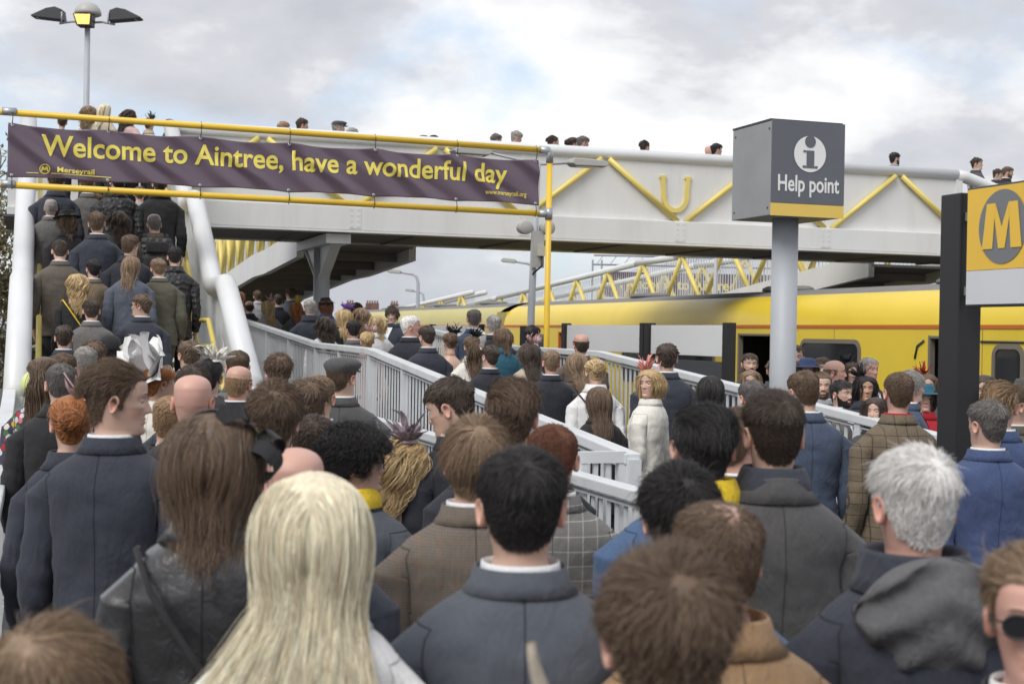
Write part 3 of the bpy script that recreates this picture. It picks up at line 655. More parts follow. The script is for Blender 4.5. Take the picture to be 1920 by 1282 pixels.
# ------------------------------------------------------------------ distant houses and trees
M_brick = mat('house_brick', (.20,.11,.085), .85, .2, 3.0); M_slate = mat('roof_slate', (.10,.10,.11), .7, .2, 2.0)
for k,(x,lab) in enumerate(((-27.5,'far terraced house roof with a row of chimney pots above the crowd'),(-23.0,'far slate roofed house beside the chimney row'))):
    t = thing('house', lab, 'house', (x,260,0), .25)
    MB().box(-4,4,-4,4,0,4.2).build('wall', M_brick, t); rf = MB().prism([(-4.3,-4.4,4.2),(4.3,-4.4,4.2),(0,-4.4,6.2)],(0,0,0),(0,8.8,0)).build('roof', M_slate, t)
    for cx in (-2.2,1.4):
        MB().box(cx-.7,cx+.7,-.5,.5,5.0,7.0).build('chimney', M_brick, rf)
        for q in (-.45,0,.45): MB().lathe([(.16,0),(.13,.5)],8,(cx+q,0,7.0)).build('chimney_pot', M_brick, rf)
    for wx in (-2,2): MB().box(wx-.6,wx+.6,-4.05,-4.0,2.4,3.7).build('window', M_glass, t)
M_bark = mat('bark', (.20,.165,.13), .9, .3, 12.0); M_leaf = mat('spring_leaf', (.23,.20,.095), .7, .5, 9.0)
def tree(label, x, y, h, seed, spread, leaves):
    rnd = random.Random(seed); t = thing('tree', label, 'tree', (x,y,0)); tr_ = MB(); tips = []
    def grow(p, d, L, r, lev):
        q = [p]; dd = d.copy()
        for k in range(4):
            dd = (dd + Vector((rnd.uniform(-1,1),rnd.uniform(-1,1),rnd.uniform(-.3,.6)))*.13).normalized(); q.append(q[-1]+dd*L/4)
        tr_.tube(q, [r*(1-.13*i) for i in range(5)], 6 if lev < 2 else 4, lev == 0)
        if lev >= 2: tips.extend(q[1:])
        if lev < 4:
            for k in range(4 if lev < 3 else 3):
                b = q[rnd.choice((1,2,3,4,4))]; nd = (dd + Vector((rnd.uniform(-1,1),rnd.uniform(-1,1),rnd.uniform(-.2,.7)))*spread).normalized()
                grow(b, nd, L*rnd.uniform(.55,.75), r*.55, lev+1)
    grow(Vector((0,0,0)), Vector((0,0,1)), h*.36, .14, 0); tr_.build('trunk', M_bark, t, True)
    cr = MB()
    for k in range(leaves):
        p = rnd.choice(tips) + Vector((rnd.gauss(0,.09),rnd.gauss(0,.09),rnd.gauss(0,.09))); a = Vector((rnd.uniform(-1,1),rnd.uniform(-1,1),rnd.uniform(-1,1))).normalized()*rnd.uniform(.03,.06); b = a.orthogonal().normalized()*rnd.uniform(.015,.03)
        cr.add([p-a,p+b,p+a,p-b],[(0,1,2,3)])
    cr.build('crown', M_leaf, t)
tree('thin spring tree with sparse leaves behind the left stair tube', -8.3, 22.8, 5.6, 3, .9, 4500)
tree('bushy young tree with more leaves low behind the staircase', -8.6, 24.6, 4.2, 8, 1.1, 6000)
# ================================================================== people
CH = 1.555                                        # chin height of the template figure (1.78 m tall, facing +Y)
HEAD_TAB = [(-.030,.0605,.052,.068),(-.014,.060,.056,.067),(-.004,.058,.070,.068),(.003,.055,.084,.068),(.012,.054,.091,.069),(.028,.057,.093,.071),(.045,.061,.0925,.075),
    (.065,.066,.092,.082),(.09,.070,.092,.092),(.115,.0735,.091,.098),(.14,.0755,.094,.101),(.165,.076,.0925,.1005),(.185,.0725,.084,.094),(.205,.060,.066,.077),(.217,.041,.045,.053),(.2235,.020,.023,.027),(.2255,.004,.005,.006)]
BODY_M = [(.83,.150,.095,.105),(.92,.168,.105,.120),(1.02,.152,.105,.100),(1.10,.148,.110,.092),(1.22,.162,.118,.105),(1.33,.172,.120,.118),(1.40,.166,.105,.116),(1.45,.130,.075,.103),(1.48,.096,.055,.088),(1.505,.072,.049,.078),(1.522,.063,.050,.070)]
BODY_F = [(.83,.158,.095,.115),(.92,.176,.105,.128),(1.02,.140,.100,.098),(1.10,.128,.100,.086),(1.22,.140,.125,.094),(1.31,.150,.132,.104),(1.40,.143,.095,.104),(1.45,.112,.068,.094),(1.48,.082,.050,.080),(1.505,.058,.044,.066),(1.522,.050,.046,.060)]
JACK_M = [(.78,.205,.146,.152),(.90,.200,.148,.152),(1.00,.186,.142,.138),(1.10,.180,.140,.130),(1.20,.185,.146,.138),(1.30,.192,.148,.150),(1.37,.200,.138,.153),(1.412,.204,.118,.148),(1.438,.192,.102,.140),(1.462,.164,.089,.131),(1.486,.127,.077,.118),(1.508,.093,.068,.104)]
JACK_F = [(.80,.200,.140,.150),(.92,.196,.138,.150),(1.00,.165,.130,.125),(1.10,.150,.128,.110),(1.20,.158,.145,.115),(1.30,.170,.152,.126),(1.37,.175,.140,.131),(1.415,.172,.115,.128),(1.445,.158,.098,.122),(1.47,.134,.084,.114),(1.49,.106,.072,.103),(1.508,.082,.064,.092)]
SUIT_COLLAR = [(1.530,.085,.066,.097),(1.546,.0835,.066,.0955),(1.549,.0855,.068,.0975),(1.546,.0875,.071,.1005),(1.522,.0945,.077,.109),(1.500,.110,.081,.1165),(1.4985,.1055,.077,.112)]
COAT_COLLAR = [(1.530,.085,.066,.099),(1.552,.084,.067,.099),(1.557,.087,.070,.103),(1.551,.091,.075,.108),(1.522,.100,.082,.117),(1.490,.128,.088,.126),(1.488,.122,.082,.119)]
PLAIN_NECK = [(1.520,.078,.060,.090),(1.524,.074,.057,.086),(1.515,.072,.055,.083)]
HOOD_COLLAR = [(1.535,.090,.072,.103),(1.566,.096,.080,.112),(1.573,.102,.087,.118),(1.563,.107,.092,.122),(1.520,.114,.094,.126),(1.492,.130,.094,.130),(1.490,.122,.086,.121)]
DRESS_F = [(.62,.235,.190,.200),(.80,.215,.150,.165),(.92,.190,.130,.146),(1.00,.152,.115,.110),(1.10,.138,.112,.096),(1.20,.148,.132,.102),(1.29,.157,.140,.110),(1.335,.156,.132,.112),(1.36,.153,.120,.112)]
NS = 64
PH = 2*math.pi*np.arange(NS)/NS
def ring(z, w, f, b, n=2.25):
    s, c = np.sin(PH), np.cos(PH); p = 2.0/n
    x = w*np.sign(s)*np.abs(s)**p; y = np.where(c >= 0, f, b)*np.sign(c)*np.abs(c)**p
    return np.stack([x, y, np.full(NS, z)], 1)
def tab_rings(tab, dz):
    z0, z1 = tab[0][0], tab[-1][0]; zs = np.linspace(z0, z1, max(3, int(round((z1-z0)/dz)))+1)
    w, f, b = lerp_tab(tab, zs); return [ring(z,a,c,d) for z,a,c,d in zip(zs,w,f,b)]
def catmull(P, n):
    P = np.array(P, float); t = np.linspace(0, len(P)-1, n); out = []
    for q in t:
        i = min(int(q), len(P)-2); s = q-i; p0,p1,p2,p3 = P[max(i-1,0)],P[i],P[i+1],P[min(i+2,len(P)-1)]
        out.append(.5*((2*p1)+(-p0+p2)*s+(2*p0-5*p1+4*p2-p3)*s*s+(-p0+3*p1-3*p2+p3)*s**3))
    return np.array(out)
class Fig:
    def __init__(s): s.V = []; s.F = []
    def grid(s, rings, close_top=False, close_bot=False):
        base = len(s.V); n = len(rings[0]); s.V += [tuple(p) for r in rings for p in r]
        for i in range(len(rings)-1):
            for k in range(n):
                k2 = (k+1)%n; s.F.append((base+i*n+k, base+i*n+k2, base+(i+1)*n+k2, base+(i+1)*n+k))
        if close_top: s.F.append(tuple(base+(len(rings)-1)*n+k for k in range(n)))
        if close_bot: s.F.append(tuple(base+k for k in range(n))[::-1])
        return base
    def cut(s, base, i0, i1, j0, j1):
        """remove the patch of quads rings i0..i1, segments j0..j1 and return its boundary loop"""
        idx = lambda i,j: base+i*NS+(j % NS)
        dead = {tuple(sorted((idx(i,j),idx(i,j+1),idx(i+1,j),idx(i+1,j+1)))) for i in range(i0,i1) for j in range(j0,j1)}
        s.F = [f for f in s.F if tuple(sorted(f)) not in dead]
        return [idx(i0,j) for j in range(j0,j1)] + [idx(i,j1) for i in range(i0,i1)] + [idx(i1,j) for j in range(j1,j0,-1)] + [idx(i,j0) for i in range(i1,i0,-1)]
    def limb(s, loop, path, radii, t0, e1, e2, cap=True, flat=None):
        """grow a tube out of an open loop along path; returns the last ring of indices"""
        L = np.array([s.V[i] for i in loop]); c = L.mean(0); e1, e2, t = np.array(e1,float), np.array(e2,float), np.array(t0,float)
        ang = np.arctan2((L-c)@e2, (L-c)@e1); prev = loop; P = np.array(path); n = len(loop)
        T = np.gradient(P, axis=0); T /= np.linalg.norm(T, axis=1)[:,None]
        for k in range(len(P)):
            tn = T[k]; ax = np.cross(t, tn); sn = np.linalg.norm(ax)
            if sn > 1e-6:
                q = Matrix.Rotation(math.atan2(sn, float(t@tn)), 3, Vector(ax/sn)); e1 = np.array(q @ Vector(e1)); e2 = np.array(q @ Vector(e2))
            t = tn; r = radii[k]; ra, rb = r if isinstance(r, (tuple, list)) else (r, r)
            new = P[k] + ra*np.cos(ang)[:,None]*e1 + rb*np.sin(ang)[:,None]*e2
            b = len(s.V); s.V += [tuple(p) for p in new]; cur = list(range(b, b+n))
            for i in range(n):
                i2 = (i+1)%n; s.F.append((prev[i], prev[i2], cur[i2], cur[i]))
            prev = cur
        if cap: s.F.append(tuple(prev))
        s.frame = (e1, e2, t, P[-1]); return prev
    def array(s): return np.array(s.V, float)
ARM = {'down': [(.19,0,1.36),(.208,-.006,1.30),(.224,-.022,1.20),(.240,-.032,1.09),(.248,.005,.97),(.244,.06,.855)],
       'bent': [(.19,0,1.36),(.208,-.005,1.30),(.228,-.02,1.20),(.240,-.02,1.10),(.225,.12,1.06),(.18,.25,1.08)],
       'raise':[(.19,0,1.37),(.215,.03,1.33),(.250,.07,1.26),(.270,.12,1.20),(.255,.21,1.30),(.225,.30,1.43)]}
def hand(F, side):
    """palm, four unequal bent fingers and a thumb as branches of the forearm's last ring"""
    e1, e2, t, c = F.frame
    fwd = t; flatn = np.cross(t, np.array([0,1,0.0])); flatn /= np.linalg.norm(flatn)+1e-9; wid = np.cross(flatn, t)   # wid: thumb side
    if wid[1] < 0: wid = -wid
    def chain(p0, d0, seg, r, bend):
        pts = [np.array(p0)]; d = np.array(d0)
        for k,sg in enumerate(seg):
            d = d - flatn*side*bend*(k+.4)*.5; d /= np.linalg.norm(d); pts.append(pts[-1]+d*sg)
        F2 = MB(); F2.tube(pts, [r,r*.98,r*.88,r*.62][:len(pts)], 8); o = len(F.V); F.V += F2.v; F.F += [tuple(i+o for i in f) for f in F2.f]
    for k,(off,ln) in enumerate(((.030,.95),(.010,1.06),(-.011,1.0),(-.030,.80))):
        chain(c+fwd*.075+wid*off, fwd+wid*off*1.5, [.040*ln,.027*ln,.022*ln], .0088, .42)
    chain(c+fwd*.030+wid*.028, fwd*.8+wid*.75-flatn*side*.25, [.034,.028,.022], .0098, .25)
def head_point_fields(P):
    """face relief on head-local points (z from chin)"""
    x, y, z = P[:,0], P[:,1], P[:,2]; ax = np.abs(x); fr = np.clip(y/.05, 0, 1)
    g = lambda a, s: np.exp(-(a/s)**2)
    A = np.interp(z, [.070,.074,.080,.086,.094,.110,.128,.134],[0,.006,.019,.0215,.0180,.0105,.0035,0]); s = np.interp(z,[.070,.084,.095,.13],[.0145,.0125,.0095,.0075])
    dy = A*g(x,s) + .0055*g(ax-.012,.0065)*g(z-.079,.0065)
    dy += -.0105*g(ax-.031,.0145)*g(z-.1165,.0105) + .0042*g(ax-.028,.021)*g(z-.1365,.0065) + .0045*g(ax-.046,.016)*g(z-.092,.015)
    dy += .0050*g(x,.0195)*g(z-.0565,.0045) + .0055*g(x,.0175)*g(z-.0455,.0052) - .0040*g(x,.024)*g(z-.0510,.0022) - .0030*g(x,.020)*g(z-.0345,.006) + .0060*g(x,.018)*g(z-.016,.012) - .0035*g(ax-.045,.015)*g(z-.055,.018)
    Q = P.copy(); Q[:,1] += dy*fr; return Q
def hairline(P):
    """1 where scalp hair grows (head-local, chin = 0)"""
    ph = np.degrees(np.arctan2(np.abs(P[:,0])/.076, P[:,1]/.097)); z = P[:,2]
    hz = np.interp(ph, [0,35,52,62,72,80,88,100,112,125,150,180],[.182,.184,.178,.160,.150,.094,.098,.135,.105,.056,.034,.030])
    return np.clip((z-hz)/.012+.5, 0, 1)
def ear_mesh(side):
    """a cupped ear shell: outer helix, inner bowl and lobe; head-local"""
    m = MB(); n = 14; prof = [(1.0,-.004),(1.03,.004),(.94,.0095),(.80,.0085),(.62,.001),(.35,-.004),(.05,-.005)]; vs = []; fs = []
    for (r,h) in prof:
        for k in range(n):
            a = 2*math.pi*k/n; yy = math.cos(a)*.0170*r*(1.08 if math.sin(a) > 0 else .80); zz = math.sin(a)*.030*r
            vs.append((h, yy, zz))
    for i in range(len(prof)-1):
        for k in range(n): k2 = (k+1)%n; fs.append((i*n+k,i*n+k2,(i+1)*n+k2,(i+1)*n+k))
    fs.append(tuple((len(prof)-1)*n+k for k in range(n)))
    b0 = len(vs)
    for k in range(n):
        x,y,z = vs[k]; vs.append((x-.012, y*.55+.006, z*.6))
    for k in range(n): k2 = (k+1)%n; fs.append((k2,k,b0+k,b0+k2))
    M = Matrix.Rotation(R(-20), 4, 'Z') @ Matrix.Rotation(R(-8), 4, 'X')
    out = []
    for v in vs:
        p = M @ Vector(v); out.append((side*(p.x+.0785), p.y-.010, p.z+.100))
    return out, (fs if side > 0 else [f[::-1] for f in fs])
def build_head_rings():
    zs = np.concatenate([np.linspace(-.030,.0,6), np.linspace(.004,.20,54), np.array([.2055,.2105,.215,.2190,.222,.2242,.2255])])
    w, f, b = lerp_tab(HEAD_TAB, zs); out = []
    for z,a,c,d in zip(zs,w,f,b):
        n = 2.2 if z > .09 else 2.05
        out.append(head_point_fields(ring(z,a,c,d,n)))
    return out
HEAD_RINGS = build_head_rings()
def head_matrix(hy, hp, hr=0.0, lean=0.0):
    piv = Vector((0,-.012,CH-.005))
    return Matrix.Translation((0, lean*(CH-.95), 0)) @ Matrix.Translation(piv) @ Matrix.Rotation(R(hy),4,'Z') @ Matrix.Rotation(R(-hp),4,'X') @ Matrix.Rotation(R(hr),4,'Y') @ Matrix.Scale(.945,4) @ Matrix.Translation(-piv)
def pose(V, hy, hp, hr, lean, head=True):
    V = V.copy()
    if head:
        piv = np.array([0,-.012,CH-.005]); w = np.clip((V[:,2]-1.505)/.055, 0, 1); w = w*w*(3-2*w); w[np.hypot(V[:,0],V[:,1]) > .135] = 0
        for sel in [w > 0]:
            ww = w[sel]; Q = (V[sel]-piv)*(1-.055*ww)[:,None]
            a, b, c = np.radians(hr)*ww, np.radians(-hp)*ww, np.radians(hy)*ww
            x,y,z = Q.T; x,z = x*np.cos(a)+z*np.sin(a), -x*np.sin(a)+z*np.cos(a)
            y,z = y*np.cos(b)-z*np.sin(b), y*np.sin(b)+z*np.cos(b)
            x,y = x*np.cos(c)-y*np.sin(c), x*np.sin(c)+y*np.cos(c)
            V[sel] = np.stack([x,y,z],1)+piv
    V[:,1] += lean*np.maximum(0, V[:,2]-.95); return V
def finish(name, F, mask=None, post=None):
    V = F.array() if isinstance(F, Fig) else np.array(F.v)
    if post is not None: V = post(V)
    me = bpy.data.meshes.new(name); me.from_pydata([tuple(p) for p in V], [], F.F if isinstance(F, Fig) else F.f)
    bm = bmesh.new(); bm.from_mesh(me); bmesh.ops.recalc_face_normals(bm, faces=bm.faces[:]); bm.to_mesh(me); bm.free()
    me.polygons.foreach_set('use_smooth', [True]*len(me.polygons))
    if mask is not None:
        at = me.color_attributes.new('mask', 'FLOAT_COLOR', 'POINT'); at.data.foreach_set('color', np.concatenate([mask, np.ones((len(mask),1))],1).ravel())
    me.materials.append(None); return me
LEG = {'stand': {1:[(.088,0,.76),(.093,.01,.62),(.096,.015,.48),(.098,-.005,.30),(.102,-.025,.09)], -1:[(-.088,0,.76),(-.093,.01,.62),(-.096,.015,.48),(-.098,-.005,.30),(-.102,-.025,.09)]},
       'step':  {1:[(.088,.03,.77),(.093,.15,.68),(.095,.25,.60),(.097,.22,.42),(.100,.20,.26)], -1:[(-.088,-.02,.76),(-.093,-.03,.62),(-.096,-.03,.48),(-.098,-.08,.30),(-.102,-.12,.10)]}}
def body_mesh(sex, arms, leg, hy, hp, hr, lean, fade):
    F = Fig(); tab = BODY_M if sex == 'm' else BODY_F
    rings = tab_rings(tab, .022); hs_ = .97 if sex == 'f' else 1.0
    hr_ = []
    for r in HEAD_RINGS:
        q = r.copy(); q[:,:2] *= hs_
        if sex == 'f': q[:,0] *= np.interp(q[:,2],[0,.05,.1],[.90,.95,1.0]); 
        q[:,2] += CH; hr_.append(q)
    nb = len(rings); base = F.grid(rings + hr_, close_top=True)
    zr = np.array([r[0,2] for r in rings]); i0 = int(np.argmin(abs(zr-1.29))); i1 = int(np.argmin(abs(zr-1.425)))
    for side, j in ((1,16),(-1,48)):
        loop = F.cut(base, i0, i1, j-4, j+4)
        A = [np.array([side*p[0]*(1 if sex=='m' else .86),p[1],p[2]]) for p in ARM[arms[0 if side > 0 else 1]]]
        A[0][0] = side*(.185 if sex=='m' else .155); path = catmull(A, 16); rr = np.interp(np.linspace(0,1,16),[0,.15,.5,.62,.85,1.0],[.056,.050,.041,.041,.031,.026])*(1 if sex=='m' else .84)
        pe = path[-1]+ (path[-1]-path[-2])/np.linalg.norm(path[-1]-path[-2])[None]*np.array([[.03],[.06],[.085]])
        last = F.limb(loop, np.concatenate([path, pe]), list(rr)+[(.030,.022),(.040,.017),(.036,.014)], (side,0,0), (0,1,0), (0,0,1))
        F.frame = (F.frame[0],F.frame[1],F.frame[2],path[-1]); hand(F, side)
    for side, lo in ((1, [base+k for k in range(0,33)]), (-1, [base+k for k in range(32,64)]+[base])):
        y0, y1 = F.V[base+32][1], F.V[base][1]
        if side == 1: cr = [(0, y0+(y1-y0)*k/6, .795) for k in range(1,6)]; b = len(F.V); F.V += cr; crotch = list(range(b,b+5)); loop = lo + crotch
        else: loop = lo + crotch[::-1]
        path = catmull(LEG[leg][side], 14); rr = np.interp(np.linspace(0,1,14),[0,.3,.5,.75,1.0],[.082,.068,.052,.050,.034])
        F.limb(loop, path, list(rr), (0,0,-1), (1,0,0), (0,1,0))
    nv = len(F.V); V = F.array(); loc = V - np.array([0,0,CH]); mask = np.zeros((nv,3)); hd = V[:,2] > CH-.035; hd &= np.hypot(V[:,0],V[:,1]) < .14
    sc = np.zeros(nv); sc[hd] = hairline(loc[hd])
    g = lambda a,s: np.exp(-(a/s)**2)
    mask[:,0] = sc*fade
    mask[:,1] = np.where(hd & (loc[:,1] > .05), np.clip(1.5*g(loc[:,0],.021)*(g(loc[:,2]-.0565,.0045)+g(loc[:,2]-.0455,.0055)),0,1), 0)
    mask[:,2] = np.where(hd & (loc[:,1] > .02), np.clip(g(np.abs(loc[:,0])-.045,.02)*g(loc[:,2]-.08,.02)+g(loc[:,0],.014)*g(loc[:,2]-.084,.012),0,1), 0)*.32
    mask[hd & (loc[:,2] < .0),2] = .35
    for side in (1,-1):
        ev, ef = ear_mesh(side); o = len(F.V); F.V += [(p[0]*hs_,p[1],p[2]+CH) for p in ev]; F.F += [tuple(i+o for i in f) for f in ef]
        mask = np.concatenate([mask, np.tile([[0,0,.5]],(len(ev),1))])
    return finish('person', F, mask, lambda V: pose(V,hy,hp,hr,lean))
def vnoise(P, sc, seed): return np.array([mnoise.noise(Vector((p[0]*sc[0]+seed,p[1]*sc[1]-seed*.7,p[2]*sc[2]+seed*1.3))) for p in P])
def top_mesh(kind, sex, arms, lean, seed, hem=None):
    """jacket / coat / dress / hooded jacket: torso shell with sleeves and collar"""
    F = Fig(); tab = {'dress': DRESS_F}.get(kind, JACK_M if sex == 'm' else JACK_F)
    if hem is not None: tab = [(hem, tab[0][1]*1.02, tab[0][2]*1.02, tab[0][3]*1.02)] + [r for r in tab if r[0] > hem+.08]
    rings = tab_rings(tab, .018); nb = len(rings); loops = []
    inner = [ring(tab[0][0]+.03, tab[0][1]-.012, tab[0][2]-.012, tab[0][3]-.012), ring(tab[0][0], tab[0][1]-.006, tab[0][2]-.006, tab[0][3]-.006)]
    col = {'suit': SUIT_COLLAR, 'coat': COAT_COLLAR, 'plain': PLAIN_NECK, 'hood': HOOD_COLLAR, 'dress': [(1.365,.148,.116,.108),(1.36,.142,.112,.104)]}[kind]
    k = 1.0 if sex == 'm' else .90
    crings = [ring(z,w*k,f*k,b*k) for z,w,f,b in col] if kind != 'dress' else [ring(*c) for c in col]
    base = F.grid(inner + rings + crings); off = 2
    allr = inner + rings
    if kind != 'dress':
        zr = np.array([r[0,2] for r in rings]); i0 = int(np.argmin(abs(zr-1.265)))+off; i1 = int(np.argmin(abs(zr-1.436)))+off
        for side, j in ((1,16),(-1,48)):
            loop = F.cut(base, i0, i1, j-5, j+5); loops.append(loop)
            A = [np.array([side*p[0]*(1 if sex=='m' else .87),p[1],p[2]]) for p in ARM[arms[0 if side > 0 else 1]]]
            A[0][0] = side*(.198 if sex=='m' else .168); path = catmull(A, 30)[:29]
            t = np.linspace(0,1,29); rr = np.interp(t,[0,.06,.18,.45,.6,.85,1.0],[.078,.0745,.070,.061,.059,.050,.045])*(1 if sex=='m' else .86)
            rr[0] -= .006; fold = np.sin(t*46+seed)*.0028*np.exp(-((t-.52)/.2)**2)+np.sin(t*70+seed*2)*.0020*np.exp(-((t-.88)/.14)**2)
            F.limb(loop, path, list(rr+fold), (side,0,0), (0,1,0), (0,0,1), cap=False)
    V = F.array(); nrm = V.copy(); nrm[:,2] = 0; ax = np.abs(V[:,0]); arm = ax > .21
    nrm[arm,0] -= np.sign(V[arm,0])*.23; ln = np.linalg.norm(nrm,axis=1)[:,None]+1e-6; nrm /= ln
    body = (V[:,2] < 1.47)
    d = .011*vnoise(V, (5.0,4.0,3.2), seed) + .011*vnoise(np.stack([V[:,0]+.8*V[:,2]*np.sign(V[:,0]),V[:,1],V[:,2]-.5*ax],1), (10,5,4), seed+3) + .0050*vnoise(V, (9,9,26), seed+7)*(ax < .22)
    d += np.where(arm, .006*vnoise(V,(9,9,22),seed+11), 0)
    V += nrm*(d*body)[:,None]
    if kind in ('suit','coat'):
        back = (V[:,1] < 0) & (np.abs(V[:,0]) < .004) & (V[:,2] < 1.5); V[back,1] += .0035
    F.V = [tuple(p) for p in V]
    me = finish('jacket', F, None, lambda V: pose(V,0,0,0,lean,False))
    sm = MB(); VP = pose(F.array(),0,0,0,lean,False); n0 = 2
    for lp in loops: sm.tube([tuple(VP[i]) for i in lp]+[tuple(VP[lp[0]])], .0022, 5, False)
    if kind in ('suit','coat'): sm.tube([tuple(VP[base+(n0+i)*NS+32]+np.array([0,-.0006,0])) for i in range(nb)], .0016, 5, False)
    SEAM[me.name] = finish('seam', sm) if sm.v else None
    return me
SEAM = {}
def band_mesh(name, rows, lean, k=1.0):
    F = Fig(); F.grid([ring(z,w*k,f*k,b*k) for z,w,f,b in rows]); return finish(name, F, None, lambda V: pose(V,0,0,0,lean,False))
SHIRT_ROWS = [(1.50,.079,.061,.090),(1.549,.0755,.059,.0855),(1.556,.0740,.0585,.0840),(1.557,.0715,.056,.0815),(1.545,.0705,.055,.0795)]
SCARF_ROWS = [(1.497,.100,.076,.110),(1.515,.105,.083,.115),(1.545,.098,.081,.109),(1.570,.087,.075,.097),(1.578,.081,.070,.091),(1.570,.074,.061,.083)]
def trouser_mesh(leg, lean):
    F = Fig(); rings = [ring(z,w,f,b) for z,w,f,b in ((.83,.172,.115,.128),(.88,.178,.118,.134),(.94,.176,.117,.132),(1.0,.165,.115,.118),(1.04,.160,.112,.112))]; base = F.grid(rings)
    for side, lo in ((1, [base+k for k in range(0,33)]), (-1, [base+k for k in range(32,64)]+[base])):
        y0, y1 = F.V[base+32][1], F.V[base][1]
        if side == 1: b = len(F.V); F.V += [(0, y0+(y1-y0)*k/6, .785) for k in range(1,6)]; crotch = list(range(b,b+5)); loop = lo+crotch
        else: loop = lo+crotch[::-1]
        path = catmull(LEG[leg][side], 22); t = np.linspace(0,1,22); rr = np.interp(t,[0,.3,.5,.75,1.0],[.096,.086,.074,.068,.066])+np.sin(t*40)*.003*(t > .4)
        F.limb(loop, path, list(rr), (0,0,-1), (1,0,0), (0,1,0), cap=False)
    return finish('trousers', F)
def shoe_mesh():
    m = MB(); ys = [-.085,-.07,-.03,.03,.09,.14,.17,.18]; ws = [.018,.030,.034,.038,.044,.040,.026,.006]; hs2 = [.03,.07,.085,.075,.055,.045,.035,.02]; n = 12; vs = []; fs = []
    for y,w,h in zip(ys,ws,hs2):
        for k in range(n): a = 2*math.pi*k/n; vs.append((w*math.cos(a), y, max(0,(h/2)+(h/2)*math.sin(a)*1.05)))
    for i in range(len(ys)-1):
        for k in range(n): k2 = (k+1)%n; fs.append((i*n+k,i*n+k2,(i+1)*n+k2,(i+1)*n+k))
    fs += [tuple(range(n))[::-1], tuple((len(ys)-1)*n+k for k in range(n))]; m.add(vs,fs); return finish('shoe', m)

# ------------------------------------------------------------------ hair
_hv = np.concatenate([r for r in HEAD_RINGS]); _nr = len(HEAD_RINGS)
_hf = np.array([(i*NS+k,i*NS+(k+1)%NS,(i+1)*NS+(k+1)%NS,(i+1)*NS+k) for i in range(_nr-1) for k in range(NS)])
_c = _hv[_hf]; _fn = np.cross(_c[:,2]-_c[:,0], _c[:,3]-_c[:,1]); _fa = np.linalg.norm(_fn,axis=1); _fn /= _fa[:,None]+1e-12
_fc = _c.mean(1); _fn *= np.sign((_fn*(_fc-np.array([0,0,.12]))).sum(1))[:,None]
PROF_Z = np.array([r[0]-CH for r in JACK_M[5:]] + [-.045] + [r[0] for r in HEAD_TAB[1:]])
PROF = [np.array([r[j] for r in JACK_M[5:]] + [(.075,.06,.085)[j-1]] + [r[j] for r in HEAD_TAB[1:]]) for j in (1,2,3)]
def push_out(P, pad):
    z = P[...,2]; w = np.interp(z, PROF_Z, PROF[0])+pad; f = np.interp(z, PROF_Z, PROF[1])+pad; b = np.interp(z, PROF_Z, PROF[2])+pad
    d = np.where(P[...,1] > 0, f, b); rho = np.sqrt((P[...,0]/w)**2+(P[...,1]/d)**2)+1e-9; k = np.where((rho < 1) & (z < .222), 1/rho, 1.0)
    Q = P.copy(); low = z < -.02; kk = np.where(low, 1.0, k); Q[...,0] *= kk; Q[...,1] *= kk
    yb = -b*np.sqrt(np.clip(1-(P[...,0]/w)**2, 0, 1)); Q[...,1] = np.where(low & (rho < 1) & (P[...,1] < .05), yb, Q[...,1]); return Q
WHORL = np.array([.008,-.072,.196])
def norm(a): return a/(np.linalg.norm(a,axis=-1)[...,None]+1e-9)
def sample_scalp(n, rng, wfun):
    h = hairline(_fc); wt = _fa*np.clip(h*2-.6,0,1)*wfun(_fc); wt = np.maximum(wt,0); i = rng.choice(len(_fa), n, p=wt/wt.sum()); c = _c[i]
    a, b = rng.random((n,1)), rng.random((n,1)); return (c[:,0]*(1-a)+c[:,1]*a)*(1-b)+(c[:,3]*(1-a)+c[:,2]*a)*b, _fn[i]
def top_w(P): return np.clip((P[:,2]-.145)/.04, 0, 1)
